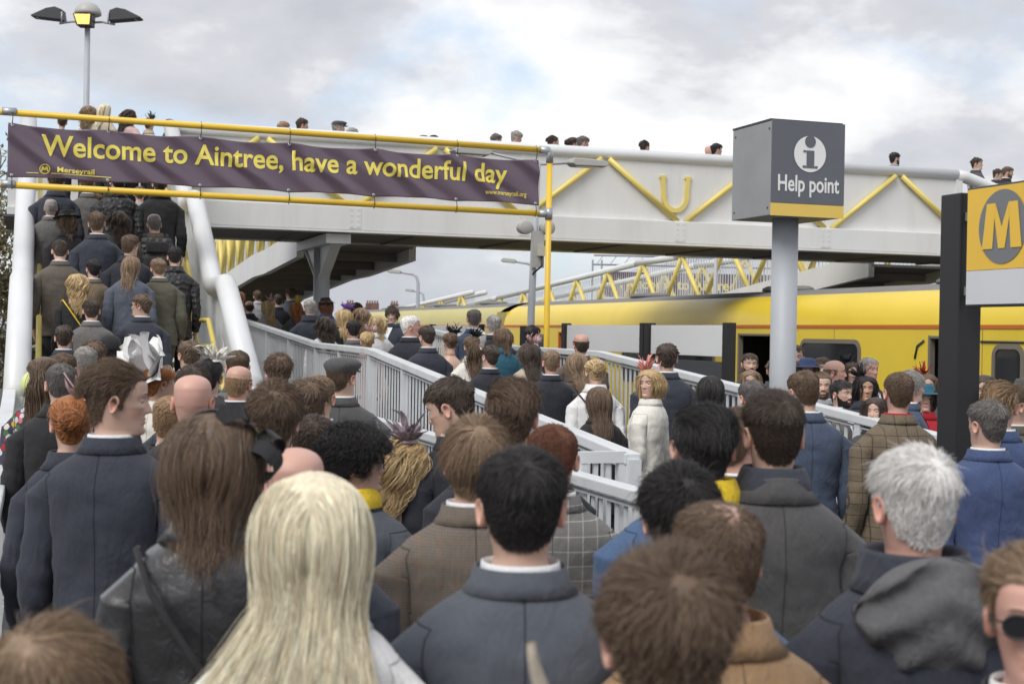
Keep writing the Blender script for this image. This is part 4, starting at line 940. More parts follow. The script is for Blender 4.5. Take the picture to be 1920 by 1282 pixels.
HAIR = {   # top length, side length, comb, lift, curl amplitude, curl cycles, frizz, clump
 'crop':   dict(top=.020, side=.006, comb='whorl', lift=.40, curl=0, cyc=0, friz=.06, clump=.25),
 'fade':   dict(top=.034, side=.0045, comb='whorl', lift=.26, curl=0, cyc=0, friz=.07, clump=.30),
 'short':  dict(top=.040, side=.017, comb='whorl', lift=.20, curl=.001, cyc=1.0, friz=.07, clump=.35),
 'tousled':dict(top=.058, side=.024, comb='whorl', lift=.34, curl=.0045, cyc=1.0, friz=.15, clump=.42),
 'quiff':  dict(top=.062, side=.013, comb='back', lift=.42, curl=.002, cyc=.8, friz=.07, clump=.45),
 'slick':  dict(top=.070, side=.018, comb='back', lift=.12, curl=.002, cyc=.8, friz=.04, clump=.55),
 'wavy':   dict(top=.075, side=.016, comb='back', lift=.55, curl=.008, cyc=1.5, friz=.06, clump=.55),
 'mop':    dict(top=.085, side=.050, comb='whorl', lift=.16, curl=.002, cyc=.9, friz=.06, clump=.32),
 'curly':  dict(top=.055, side=.036, comb='whorl', lift=.80, curl=.011, cyc=2.4, friz=.16, clump=.62),
 'ring':   dict(top=.0, side=.012, comb='whorl', lift=.16, curl=0, cyc=0, friz=.06, clump=.3),
 'thin':   dict(top=.026, side=.016, comb='whorl', lift=.18, curl=0, cyc=0, friz=.07, clump=.35),
 'long':   dict(top=.37, side=.27, comb='down', lift=.10, curl=.003, cyc=1.6, friz=.024, clump=.25),
 'longwavy':dict(top=.37, side=.27, comb='down', lift=.18, curl=.013, cyc=3.0, friz=.04, clump=.62),
 'xlong':  dict(pinch=-1.2, spread=3.0, top=.56, side=.47, comb='down', lift=.10, curl=.004, cyc=1.4, friz=.035, clump=.18),
 'mid':    dict(top=.25, side=.145, comb='down', lift=.10, curl=.003, cyc=1.5, friz=.026, clump=.22),
 'bob':    dict(top=.215, side=.135, comb='down', lift=.16, curl=.006, cyc=1.5, friz=.04, clump=.5),
 'pony':   dict(top=.14, side=.12, comb='tie', lift=.08, curl=0, cyc=0, friz=.02, clump=.2),
 'updo':   dict(top=.15, side=.12, comb='bun', lift=.12, curl=.003, cyc=1.2, friz=.05, clump=.4)}
def integrate(P, N, L, st, K, rng, sgn):
    """grow guide strands in fine steps, hugging the skull; returns K points per strand"""
    n = len(P); sub = 4 if st['comb'] == 'down' else 3; KF = (K-1)*sub+1; pts = [P]; tw = top_w(P)[:,None]; d = None; h = (L/(KF-1))[:,None]; q = P
    phase = rng.random(n)*6.28; side_tw = rng.normal(0,1,(n,3))*.45; C = np.array([0,-.004,.118]); RR = np.array([.077,.099,.105])**2
    for k in range(KF-1):
        t = k/(KF-1); twq = top_w(q)[:,None]; nq = norm((q-C)/RR)
        if st['comb'] == 'whorl':
            a = q-WHORL; comb = norm(a-nq*(a*nq).sum(1)[:,None]); comb = norm(comb+np.array([0,0,-.45])*(1-twq)+np.array([.20*sgn,0,0])*twq)
        elif st['comb'] == 'back':
            comb = norm(twq*np.array([.35*sgn,-1.0,.05])+(1-twq)*np.array([0,-.45,-1.0]))
        elif st['comb'] == 'side':
            a = norm(q-WHORL); comb = norm(twq*(np.array([.60*sgn,.45,.0])+a*.6)+(1-twq)*np.array([0,-.35,-1.0]))
        elif st['comb'] == 'down':
            part = np.stack([np.sign(q[:,0]+.004*sgn)*.9, -.35-.7*(q[:,1] < -.01), np.full(n,-.35)],1); comb = norm(twq*part+(1-twq)*np.array([0,-.16,-1.0]))
            low = np.clip((.10-q[:,2])/.05,0,1)*np.clip((q[:,2]+.13)/.05,0,1); comb = norm(comb+np.stack([-q[:,0]*st.get('pinch',2.2)*low, -.25*low*(q[:,1] > -.06), 0*low],1))
            if 'spread' in st: comb = norm(comb+np.stack([(q[:,0]-.05)*st['spread'],0*low,0*low],1)*np.clip((-.02-q[:,2])/.05,0,1)[:,None])
        else:
            T = np.array([0,-.112,.140]) if st['comb'] == 'tie' else np.array([0,-.105,.125]); comb = norm(T-q)
        on = np.clip((q[:,2]-.03)/.04,0,1)[:,None]; dt = (comb*nq).sum(1)[:,None]; comb = norm(comb-nq*np.maximum(dt,0)*on)
        lift = st['lift']*(1-t)**1.4*(.55+.45*tw) if st['comb'] in ('whorl','back','side') else st['lift']*max(0,1-t*7.0)
        nd = norm(comb*(1-lift*.5)+nq*lift+side_tw*st['friz']*.35)
        d = nd if d is None else norm(d*.35+nd*.65)
        q = q+d*h
        if st['curl']:
            w = st['cyc']*2*math.pi*(k+1)/(KF-1)+phase; e = norm(np.cross(d, np.array([.2,.3,1.0]))); e2 = np.cross(d,e); am = st['curl']*min(1,t*4)
            q = q+(e*np.cos(w)[:,None]+e2*np.sin(w)[:,None])*am*(2*math.pi*st['cyc']/(KF-1))*.9
        q = push_out(q, .004); pts.append(q)
    return np.stack(pts[::sub],1)
def nearest(S, G):
    from mathutils import kdtree
    t = kdtree.KDTree(len(G))
    for i, g in enumerate(G): t.insert(g, i)
    t.balance(); return np.array([t.find(q)[1] for q in S])
def hair_strands(style, n, rad, seed, K=None):
    st = HAIR[style]; rng = np.random.default_rng(seed); sgn = 1 if seed % 2 else -1; lng = st['comb'] in ('down','tie','bun')
    K = K or (14 if st['comb'] == 'down' else (12 if st['curl'] > .005 else 7))
    if style == 'ring': wf = lambda P: np.clip((.150-P[:,2])/.02,0,1)*np.clip((.06-P[:,1])/.03,0,1)
    elif style == 'thin': wf = lambda P: 1-.93*np.exp(-(((P[:,0])/.042)**2+((P[:,1]+.05)/.05)**2))*(P[:,2] > .17)
    else: wf = (lambda P: 1.0+5.0*np.exp(-(P[:,0]/.012)**2)*(P[:,2] > .15)) if st['comb'] == 'down' else (lambda P: 1.0+2.2*np.exp(-((P-WHORL)**2).sum(1)/.035**2))
    m = max(60, n//5); G, GN = sample_scalp(m, rng, wf); S, SN = sample_scalp(n, rng, wf)
    def lens(P, r):
        tw = top_w(P); L = st['side']+(st['top']-st['side'])*tw
        if st['comb'] == 'whorl' and style not in ('curly','ring'): L = L*np.interp(P[:,2],[.02,.07,.12],[.45,.7,1.0])
        if st['comb'] in ('tie','bun'): L = np.linalg.norm(P-np.array([0,-.11,.13]),axis=1)*1.05
        if style == 'mop': L = L*np.interp(P[:,1],[.02,.07],[1.0,.55])
        return np.maximum(.003, L*(1+.18*r.normal(0,1,len(P)).clip(-2,2)*(0.35 if lng else 1)))
    GP = integrate(G, GN, lens(G,rng), st, K, rng, sgn)
    idx = np.concatenate([np.argmin(((S[a:a+1500,None,:]-G[None])**2).sum(2),1) for a in range(0,n,1500)]) if n < 6000 else nearest(S, G)
    t = np.linspace(0,1,K)[None,:,None]; off = (S-G[idx])[:,None,:]
    sl = np.linalg.norm(np.diff(GP[idx],axis=1),axis=2).sum(1)[:,None,None]; fly = np.where(rng.random((n,1,1)) < .03, 2.2, 1.0)
    fr = rng.normal(0,1,(n,1,3))*np.minimum(.008,(.07+st['friz']*.7)*sl)*fly+np.cumsum(rng.normal(0,1,(n,K,3)),1)*(st['friz']*.0014+.0002)
    P = G[idx][:,None,:]+(GP[idx]-G[idx][:,None,:])*(1+rng.normal(0,.10,(n,1,1)))+off*(1-st['clump']*t**1.1)+fr*t
    P = push_out(P, .003+.006*rng.random((n,1))); P[:,0] = S
    if st['comb'] in ('tie','bun'):
        n2 = n//2; K2 = K
        if st['comb'] == 'tie':
            b = np.array([0,-.112,.138]); a = rng.normal(0,1,(n2,3))*np.array([.016,.010,.014]); tt = np.linspace(0,1,K2)[None,:,None]; L = .36*(1+.12*rng.normal(0,1,(n2,1,1)))
            sp = rng.normal(0,1,(n2,1,3))*np.array([.032,.018,0]); Q = b+a[:,None,:]+np.array([0,-.035,0])*np.sin(np.pi*np.minimum(tt*2.2,1))+np.array([0,-.012,-1.0])*L*tt+sp*np.sin(tt*2.6)+np.array([0,0,.02])*(1-tt)*np.sin(np.pi*tt)
            Q = push_out(Q,.008)
        else:
            c = np.array([0,-.118,.130]); th = rng.random((n2,1))*6.28; ps = np.arccos(rng.uniform(-1,1,(n2,1))); ax = norm(rng.normal(0,1,(n2,3))+np.array([0,.8,0])); s = np.linspace(0,1,K2)[None,:]*rng.uniform(1.2,3.0,(n2,1)); r0 = rng.uniform(.022,.043,(n2,1))
            e1 = norm(np.cross(ax,np.array([.3,.2,1.0]))); e2 = np.cross(ax,e1); Q = c+(e1[:,None,:]*np.cos(th+s)[...,None]+e2[:,None,:]*np.sin(th+s)[...,None])*(r0*np.sin(ps))[...,None]*1.25+ax[:,None,:]*(r0*np.cos(ps))[...,None]*.8+rng.normal(0,.0015,(n2,K2,3))
        P = np.concatenate([P,Q])
    n = len(P); cu = bpy.data.hair_curves.new('strands'); cu.add_curves([K]*n)
    cu.attributes['position'].data.foreach_set('vector', (P+np.array([0,0,CH])).astype(np.float32).ravel())
    if 'radius' not in cu.attributes: cu.attributes.new('radius','FLOAT','POINT')
    rr = rad*(1-.55*np.linspace(0,1,K)**2)[None,:]*rng.uniform(.7,1.25,(n,1)); cu.attributes['radius'].data.foreach_set('value', rr.astype(np.float32).ravel())
    cu.materials.append(None); return cu
def hair_cap(style, seed):
    st = HAIR[style]; h = hairline(_hv); tw = top_w(_hv)
    th = {'crop':(.0025,.0012),'fade':(.003,.0006),'short':(.0035,.002),'tousled':(.005,.003),'quiff':(.004,.0015),'slick':(.004,.003),'wavy':(.005,.003),'mop':(.005,.004),'curly':(.012,.010),'ring':(-.004,.002),'thin':(.001,.002),
          'long':(.003,.003),'longwavy':(.004,.004),'xlong':(.003,.003),'bob':(.004,.004),'mid':(.003,.003),'pony':(.003,.003),'updo':(.005,.004)}[style]
    off = (th[1]+(th[0]-th[1])*tw)*np.clip(h*1.6-.5,0,1)-.004*(h < .45)
    if style == 'ring': off = np.where((_hv[:,2] > .142)|(_hv[:,1] > .04), -.006, off)
    if style == 'thin': off = np.where(np.exp(-((_hv[:,0]/.042)**2+((_hv[:,1]+.05)/.05)**2))*(_hv[:,2] > .17) > .3, -.006, off)
    vn = norm(_hv-np.array([0,0,.11])); lump = np.array([mnoise.noise(Vector(p*38+np.array([seed,0,0]))) for p in _hv]); V = _hv+vn*(off*(1+.30*lump))[:,None]
    keep = [tuple(f) for f in _hf if h[f].max() > .4]; used = sorted({i for f in keep for i in f}); mp = {i:k for k,i in enumerate(used)}
    m = MB(); m.v = [(V[i][0],V[i][1],V[i][2]+CH) for i in used]; m.f = [tuple(mp[i] for i in f) for f in keep]; return finish('hair', m)
HAIRCOL = {'black':(0.023,0.0207,0.0207),'darkbrown':(0.0631,0.0449,0.035),'brown':(0.1332,0.0884,0.0589),'lightbrown':(0.2385,0.1614,0.1024),'blond':(0.529,0.3795,0.1955),'paleblond':(0.85,0.7475,0.5405),'ginger':(0.345,0.1323,0.046),'auburn':(0.1684,0.0673,0.0393),'grey':(0.345,0.3277,0.3105),'darkgrey':(0.1437,0.1323,0.1265),'white':(0.78,0.76,0.74),'sandy':(0.3507,0.2316,0.1332)}
SKIN = {'fair':(.60,.405,.32),'pink':(.61,.365,.295),'tan':(.50,.31,.215),'dark':(.115,.062,.042)}
def hair_mat(c, cap=False):
    k = ('hairbase_' if cap else 'hair_')+c
    if k in MATS: return MATS[k]
    m = bpy.data.materials.new(k); m.use_nodes = True; MATS[k] = m; n, l = m.node_tree.nodes, m.node_tree.links; b = n['Principled BSDF']; col = HAIRCOL[c]
    hi = n.new('ShaderNodeHairInfo'); r = n.new('ShaderNodeValToRGB'); e = r.color_ramp.elements
    k0 = .45 if 'lond' in c else .6; e[0].color = (col[0]*k0,col[1]*k0*.93,col[2]*k0*.85,1); e[1].color = (*[min(1,x*1.5) for x in col],1); x = e.new(.5); x.color = (*col,1); r.inputs['Fac'].default_value = .42
    if not cap: l.new(hi.outputs['Random'], r.inputs['Fac'])
    mx = n.new('ShaderNodeMix'); mx.data_type = 'RGBA'; mx.blend_type = 'MULTIPLY'; mx.inputs['Factor'].default_value = .55
    tc = n.new('ShaderNodeTexCoord'); nz = n.new('ShaderNodeTexNoise'); nz.inputs['Scale'].default_value = 1.0; nz.inputs['Detail'].default_value = 2; mpg = n.new('ShaderNodeMapping'); mpg.inputs['Scale'].default_value = (70,70,9); l.new(tc.outputs['Object'], mpg.inputs['Vector']); l.new(mpg.outputs['Vector'], nz.inputs['Vector'])
    l.new(r.outputs['Color'], mx.inputs[6]); rr2 = n.new('ShaderNodeMapRange'); rr2.inputs['From Min'].default_value = .3; rr2.inputs['From Max'].default_value = .7; rr2.inputs['To Min'].default_value = .55; rr2.inputs['To Max'].default_value = 1.15; l.new(nz.outputs['Fac'], rr2.inputs['Value']); l.new(rr2.outputs['Result'], mx.inputs[7])
    g = n.new('ShaderNodeGamma'); g.inputs['Gamma'].default_value = .95; l.new(mx.outputs[2], g.inputs['Color']); l.new(g.outputs['Color'], b.inputs['Base Color'])
    b.inputs['Roughness'].default_value = .5; b.inputs['Specular IOR Level'].default_value = .4; return m
def skin_mat(tone, hc, stub):
    k = 'skin_%s_%s_%s' % (tone, hc, stub)
    if k in MATS: return MATS[k]
    m = bpy.data.materials.new(k); m.use_nodes = True; MATS[k] = m; n, l = m.node_tree.nodes, m.node_tree.links; b = n['Principled BSDF']; c = SKIN[tone]; h = HAIRCOL[hc]
    at = n.new('ShaderNodeAttribute'); at.attribute_name = 'mask'; sp = n.new('ShaderNodeSeparateColor'); l.new(at.outputs['Color'], sp.inputs['Color'])
    tc = n.new('ShaderNodeTexCoord'); nz = n.new('ShaderNodeTexNoise'); nz.inputs['Scale'].default_value = 26; nz.inputs['Detail'].default_value = 5; l.new(tc.outputs['Object'], nz.inputs['Vector'])
    m0 = n.new('ShaderNodeMix'); m0.data_type = 'RGBA'; l.new(nz.outputs['Fac'], m0.inputs['Factor']); m0.inputs[6].default_value = (*[x*.86 for x in c],1); m0.inputs[7].default_value = (c[0]*1.1,c[1]*1.06,c[2]*1.05,1); cur = m0.outputs[2]
    def mixin(fac, col, cur):
        q = n.new('ShaderNodeMix'); q.data_type = 'RGBA'; l.new(fac, q.inputs['Factor']); l.new(cur, q.inputs[6]); q.inputs[7].default_value = (*col,1); return q.outputs[2]
    cur = mixin(sp.outputs['Blue'], (c[0]*1.0,c[1]*.72,c[2]*.68), cur); cur = mixin(sp.outputs['Green'], (c[0]*.90,c[1]*.60,c[2]*.58), cur)
    mu = n.new('ShaderNodeMath'); mu.operation = 'MULTIPLY'; mu.inputs[1].default_value = stub; l.new(sp.outputs['Red'], mu.inputs[0]); cur = mixin(mu.outputs[0], tuple(.75*x+.25*y*.35 for x,y in zip(h,c)), cur)
    l.new(cur, b.inputs['Base Color']); b.inputs['Roughness'].default_value = .48; b.inputs['Subsurface Weight'].default_value = .10; b.inputs['Subsurface Scale'].default_value = .012; b.inputs['Subsurface Radius'].default_value = (1,.35,.2)
    n3 = n.new('ShaderNodeTexNoise'); n3.inputs['Scale'].default_value = 240; l.new(tc.outputs['Object'], n3.inputs['Vector']); bp = n.new('ShaderNodeBump'); bp.inputs['Strength'].default_value = .12; bp.inputs['Distance'].default_value = .002; l.new(n3.outputs['Fac'], bp.inputs['Height']); l.new(bp.outputs['Normal'], b.inputs['Normal']); return m
CLOTH = {'navy':(0.0413,0.0454,0.0616),'darknavy':(0.0291,0.0304,0.04),'blue':(0.0576,0.082,0.1729),'midblue':(0.0644,0.0847,0.1322),'black':(0.0264,0.0264,0.0287),'charcoal':(0.0786,0.0763,0.0786),'grey':(0.135,0.13,0.125),'lightgrey':(0.33,0.33,0.35),'bluegrey':(0.0975,0.111,0.1448),'brown':(0.1192,0.0923,0.0716),'tweed':(0.1178,0.1002,0.084),'olive':(0.108,0.101,0.0765),'tan':(0.1583,0.1245,0.0867),'camel':(0.3,0.19,0.105),'cream':(0.74,0.71,0.65),'white':(0.8,0.79,0.78),'beige':(0.48,0.41,0.32),'red':(0.35,0.02,0.03),'teal':(0.0303,0.1088,0.1605),'denim':(0.07,0.12,0.22),'slate':(0.0711,0.0793,0.0955),'floral':(0.0548,0.0548,0.0786),'pink':(0.62,0.42,0.42),'purple':(0.138,0.0705,0.219),'yellow':(0.72,0.5,0.03),'shirt':(0.74,0.76,0.8),'mauve':(0.32,0.26,0.29),'violet':(0.24,0.13,0.5),'coral':(0.62,0.26,0.22)}
def cloth(c, pat=None):
    k = 'cloth_%s_%s' % (c, pat)
    if k in MATS: return MATS[k]
    m = bpy.data.materials.new(k); m.use_nodes = True; MATS[k] = m; n, l = m.node_tree.nodes, m.node_tree.links; b = n['Principled BSDF']; col = CLOTH[c]
    tc = n.new('ShaderNodeTexCoord'); nz = n.new('ShaderNodeTexNoise'); nz.inputs['Scale'].default_value = 320 if pat == 'tweed' else 90; nz.inputs['Detail'].default_value = 4; l.new(tc.outputs['Object'], nz.inputs['Vector'])
    v = .55 if pat == 'tweed' else .22; mx = n.new('ShaderNodeMix'); mx.data_type = 'RGBA'; l.new(nz.outputs['Fac'], mx.inputs['Factor']); mx.inputs[6].default_value = (*[x*(1-v) for x in col],1); mx.inputs[7].default_value = (*[min(.9,x*(1+v)) for x in col],1); cur = mx.outputs[2]
    sx = n.new('ShaderNodeSeparateXYZ'); l.new(tc.outputs['Object'], sx.inputs[0])
    def lines(axis, period, width):
        a = n.new('ShaderNodeMath'); a.operation = 'DIVIDE'; l.new(sx.outputs[axis], a.inputs[0]); a.inputs[1].default_value = period
        f = n.new('ShaderNodeMath'); f.operation = 'FRACT'; l.new(a.outputs[0], f.inputs[0]); g = n.new('ShaderNodeMath'); g.operation = 'LESS_THAN'; l.new(f.outputs[0], g.inputs[0]); g.inputs[1].default_value = width; return g.outputs[0]
    def over(fac, colr, cur, amt):
        s = n.new('ShaderNodeMath'); s.operation = 'MULTIPLY'; l.new(fac, s.inputs[0]); s.inputs[1].default_value = amt
        q = n.new('ShaderNodeMix'); q.data_type = 'RGBA'; l.new(s.outputs[0], q.inputs['Factor']); l.new(cur, q.inputs[6]); q.inputs[7].default_value = (*colr,1); return q.outputs[2]
    if pat in ('pane','darkpane','glen','bluecheck'):
        lc = {'pane':(.50,.50,.48),'darkpane':(.030,.022,.018),'glen':(.19,.105,.065),'bluecheck':(.07,.085,.115)}[pat]; per = {'pane':.046,'darkpane':.060,'glen':.052,'bluecheck':.030}[pat]; amt = {'pane':.75,'darkpane':.7,'glen':.45,'bluecheck':.40}[pat]
        for ax in (0,2): cur = over(lines(ax,per,.07 if pat != 'glen' else .12), lc, cur, amt)
        if pat in ('glen','bluecheck','pane'):
            for ax in (0,2): cur = over(lines(ax,per/7,.45), (col[0]*1.9,col[1]*1.9,col[2]*1.9), cur, .28)
    if pat == 'floral':
        vo = n.new('ShaderNodeTexVoronoi'); vo.inputs['Scale'].default_value = 26; l.new(tc.outputs['Object'], vo.inputs['Vector'])
        r = n.new('ShaderNodeValToRGB'); r.color_ramp.interpolation = 'CONSTANT'; e = r.color_ramp.elements; e[0].color = (.55,.55,.60,1); e[1].position = .3; e[1].color = (.45,.03,.04,1)
        for p,cc in ((.5,(.08,.16,.05,1)),(.62,(.6,.18,.16,1)),(.75,(.66,.64,.62,1)),(.9,(.55,.36,.05,1))): x = e.new(p); x.color = cc
        sp2 = n.new('ShaderNodeSeparateColor'); l.new(vo.outputs['Color'], sp2.inputs['Color']); l.new(sp2.outputs['Red'], r.inputs['Fac'])
        th = n.new('ShaderNodeMath'); th.operation = 'LESS_THAN'; l.new(vo.outputs['Distance'], th.inputs[0]); th.inputs[1].default_value = .48
        q = n.new('ShaderNodeMix'); q.data_type = 'RGBA'; l.new(th.outputs[0], q.inputs['Factor']); l.new(cur, q.inputs[6]); l.new(r.outputs['Color'], q.inputs[7]); cur = q.outputs[2]
    l.new(cur, b.inputs['Base Color'])
    hb = n.new('ShaderNodeTexNoise'); bp = n.new('ShaderNodeBump'); l.new(tc.outputs['Object'], hb.inputs['Vector']); l.new(hb.outputs['Fac'], bp.inputs['Height'])
    if pat == 'leather': b.inputs['Roughness'].default_value = .36; b.inputs['Coat Weight'].default_value = .7; b.inputs['Coat Roughness'].default_value = .22; hb.inputs['Scale'].default_value = 38; hb.inputs['Detail'].default_value = 6; hb.inputs['Distortion'].default_value = 1.2; bp.inputs['Strength'].default_value = .5; bp.inputs['Distance'].default_value = .006
    elif pat == 'quilt':
        b.inputs['Roughness'].default_value = .55; vo = n.new('ShaderNodeTexVoronoi'); vo.inputs['Scale'].default_value = 22; l.new(tc.outputs['Object'], vo.inputs['Vector']); l.new(vo.outputs['Distance'], bp.inputs['Height']); bp.inputs['Strength'].default_value = .9; bp.inputs['Distance'].default_value = .02
    else:
        b.inputs['Roughness'].default_value = .85; b.inputs['Specular IOR Level'].default_value = .25; b.inputs['Sheen Weight'].default_value = .08; hb.inputs['Scale'].default_value = 620 if pat != 'tweed' else 260; bp.inputs['Strength'].default_value = .25; bp.inputs['Distance'].default_value = .0025
    if pat not in ('quilt',):
        mp = n.new('ShaderNodeMapping'); mp.inputs['Scale'].default_value = (1.0,1.0,.55); l.new(tc.outputs['Object'], mp.inputs['Vector'])
        fz = n.new('ShaderNodeTexNoise'); fz.inputs['Scale'].default_value = 11; fz.inputs['Detail'].default_value = 3; fz.inputs['Distortion'].default_value = .9; l.new(mp.outputs['Vector'], fz.inputs['Vector'])
        b2 = n.new('ShaderNodeBump'); b2.inputs['Strength'].default_value = .8; b2.inputs['Distance'].default_value = .018; l.new(fz.outputs['Fac'], b2.inputs['Height']); l.new(bp.outputs['Normal'], b2.inputs['Normal']); l.new(b2.outputs['Normal'], b.inputs['Normal'])
    else: l.new(bp.outputs['Normal'], b.inputs['Normal'])
    return m
CACHE = {}
def cached(key, fn, *a):
    if key not in CACHE: CACHE[key] = fn(*a)
    return CACHE[key]
M_eye = bpy.data.materials.new('eye'); M_eye.use_nodes = True
_n, _l = M_eye.node_tree.nodes, M_eye.node_tree.links; _tc = _n.new('ShaderNodeTexCoord'); _s = _n.new('ShaderNodeSeparateXYZ'); _l.new(_tc.outputs['Object'], _s.inputs[0])
_r = _n.new('ShaderNodeValToRGB'); _r.color_ramp.interpolation = 'LINEAR'; _e = _r.color_ramp.elements; _e[0].position = .0; _e[0].color = (.62,.58,.55,1); _e[1].position = 1.0; _e[1].color = (.004,.004,.004,1)
for p,c in ((.74,(.42,.38,.36,1)),(.78,(.05,.04,.03,1)),(.90,(.06,.05,.04,1)),(.93,(.004,.004,.004,1))): x = _e.new(p); x.color = c
_mr = _n.new('ShaderNodeMapRange'); _mr.inputs['From Min'].default_value = 0; _mr.inputs['From Max'].default_value = .0118; _l.new(_s.outputs['Y'], _mr.inputs['Value']); _l.new(_mr.outputs['Result'], _r.inputs['Fac']); _l.new(_r.outputs['Color'], _n['Principled BSDF'].inputs['Base Color']); _n['Principled BSDF'].inputs['Roughness'].default_value = .15
def eye_mesh():
    m = MB(); m.lathe([(.0001,-.0118)]+[(.0118*math.sin(math.pi*i/10),-.0118*math.cos(math.pi*i/10)) for i in range(1,10)]+[(.0001,.0118)],16,(0,0,0),'Y'); me = finish('eye', m); me.materials.clear(); me.materials.append(M_eye); return me
def lid_mesh():
    m = MB(); vs = []; fs = []; n, k = 9, 5; r = .0128
    for j in range(k):
        el = R(4+20*j)
        for i in range(n):
            a = R(-70+140*i/(n-1)); vs.append((r*math.sin(a)*math.cos(el), r*math.cos(a)*math.cos(el), r*math.sin(el)-.001*abs(math.sin(a))))
    for j in range(k-1):
        for i in range(n-1): p = j*n+i; fs.append((p,p+1,p+n+1,p+n))
    m.add(vs,fs); return finish('eyelid', m)
def brow_mesh():
    m = MB(); vs = []; fs = []; n = 9
    for i in range(n):
        t = i/(n-1); x = -.016+.034*t; z = .1375+.0035*math.sin(t*2.6); y = .0985-.55*max(0,x+.03)**2*12-.0006; h = .0032*(1-.65*t)
        vs += [(x,y,z-h),(x,y+.0022,z),(x,y,z+h)]
    for i in range(n-1):
        for q in range(2): p = i*3+q; fs.append((p,p+3,p+4,p+1))
    m.add(vs,fs); return finish('eyebrow', m)
# ------------------------------------------------------------------ hats, headpieces, glasses (head-local: z measured from CH)
def ringz(z,w,f,b,dx=0,dy=0): 
    r = ring(z,w,f,b); r[:,0] += dx; r[:,1] += dy; return r
def acc_cap():
    F = Fig(); F.grid([ringz(CH+z,w,f,b) for z,w,f,b in ((.148,.083,.104,.108),(.160,.088,.110,.112),(.178,.099,.128,.116),(.196,.101,.138,.112),(.214,.088,.128,.098),(.228,.060,.090,.070),(.234,.02,.04,.03))], close_top=True)
    n = 24; top = []; 
    for k in range(n+1):
        a = R(-68+136*k/n); top.append((.088*math.sin(a), .108*math.cos(a), .160)); top.append((.092*math.sin(a), .108*math.cos(a)+.052*math.cos(a)**1.5, .150+.004*math.cos(a)))
    o = len(F.V); F.V += [(x,y,z+CH) for x,y,z in top]+[(x,y,z+CH-.006) for x,y,z in top]; m = 2*(n+1)
    for k in range(n): q = o+2*k; F.F += [(q,q+2,q+3,q+1),(q+m,q+m+1,q+m+3,q+m+2),(q+1,q+3,q+m+3,q+m+1)]
    return finish('flat_cap', F)
def acc_beanie():
    F = Fig(); F.grid([ringz(CH+z,w,f,b) for z,w,f,b in ((.110,.082,.102,.108),(.13,.087,.106,.112),(.16,.088,.107,.112),(.19,.082,.099,.105),(.215,.066,.078,.085),(.232,.040,.046,.052),(.238,.01,.012,.012))], close_top=True); return finish('hat', F)
def acc_hat():          # brimmed hat
    F = Fig(); F.grid([ringz(CH+z,w,f,b) for z,w,f,b in ((.163,.080,.100,.106),(.160,.12,.150,.150),(.157,.150,.178,.178),(.160,.152,.180,.180),(.166,.12,.150,.150),(.170,.083,.104,.108),(.215,.080,.100,.102),(.240,.066,.084,.088),(.246,.03,.04,.04))], close_top=True); return finish('hat', F)
def petal(m, c, d, up, L, W, curl, n=7):
    c, d, up = Vector(c), Vector(d).normalized(), Vector(up); s = d.cross(up).normalized(); up = s.cross(d); vs = []; fs = []
    for i in range(n):
        t = i/(n-1); p = c+d*L*t+up*curl*L*math.sin(t*2.2); w = W*math.sin(math.pi*min(1,.12+.86*t))**.7
        for j in range(5): q = (j-2)/2; vs.append(p+s*w*q+up*W*.35*(q*q-.4))
    for i in range(n-1):
        for j in range(4): a = i*5+j; fs.append((a,a+1,a+6,a+5))
    m.add(vs,fs)
def acc_bigbow():
    m = MB(); c = (.02,-.01,CH+.215)
    for (d,L,W,cu) in (((-1,-.25,.30),.30,.10,.35),((-.75,-.35,.9),.28,.11,.3),((-.1,-.5,1),.24,.12,.3),((.55,-.35,.8),.30,.12,.25),((1,-.25,.25),.32,.11,.2),((.9,-.3,-.30),.27,.10,.2),((.3,-.8,.25),.20,.11,.3),((-.5,.3,.7),.24,.10,.2)): petal(m,c,d,(0,-1,.4),L,W,cu)
    return finish('fascinator', m)
def acc_loops():        # black ribbon band with loops
    m = MB(); band = [(.086*math.sin(a), -.005-.01*math.cos(a), .112+.112*math.cos(a)) for a in np.linspace(-1.75,1.75,24)]
    vs = []; fs = []
    for (x,y,z) in band:
        k = 1.06; vs += [(x*k,y-.022,CH+.11+(z-.11)*k),(x*k*1.03,y,CH+.11+(z-.11)*k*1.03),(x*k,y+.022,CH+.11+(z-.11)*k)]
    for i in range(23):
        for q in range(2): p = i*3+q; fs.append((p,p+3,p+4,p+1))
    m.add(vs,fs)
    for (c,ax,r,w,tl) in (((.085,-.03,.165),0,.036,.022,.3),((.105,-.045,.118),1,.040,.024,-.4),((.045,-.05,.215),2,.030,.020,.8),((.12,-.01,.150),1,.030,.02,.9)):
        vs = []; fs = []; n = 22
        for k in range(n):
            a = 2*math.pi*k/n*1.12; rr = r*(1+.18*k/n); p = Vector((rr*math.cos(a), 0, rr*math.sin(a))); p.rotate(Matrix.Rotation(tl,3,'Z') @ Matrix.Rotation(.5*ax,3,'X')); nrm = Vector((0,1,0)); nrm.rotate(Matrix.Rotation(tl,3,'Z') @ Matrix.Rotation(.5*ax,3,'X'))
            for s in (-1,1): vs.append(Vector((c[0],c[1],c[2]+CH))+p+nrm*w*s)
        for k in range(n-1): fs.append((2*k,2*k+1,2*k+3,2*k+2))
        m.add(vs,fs)
    return finish('fascinator', m)
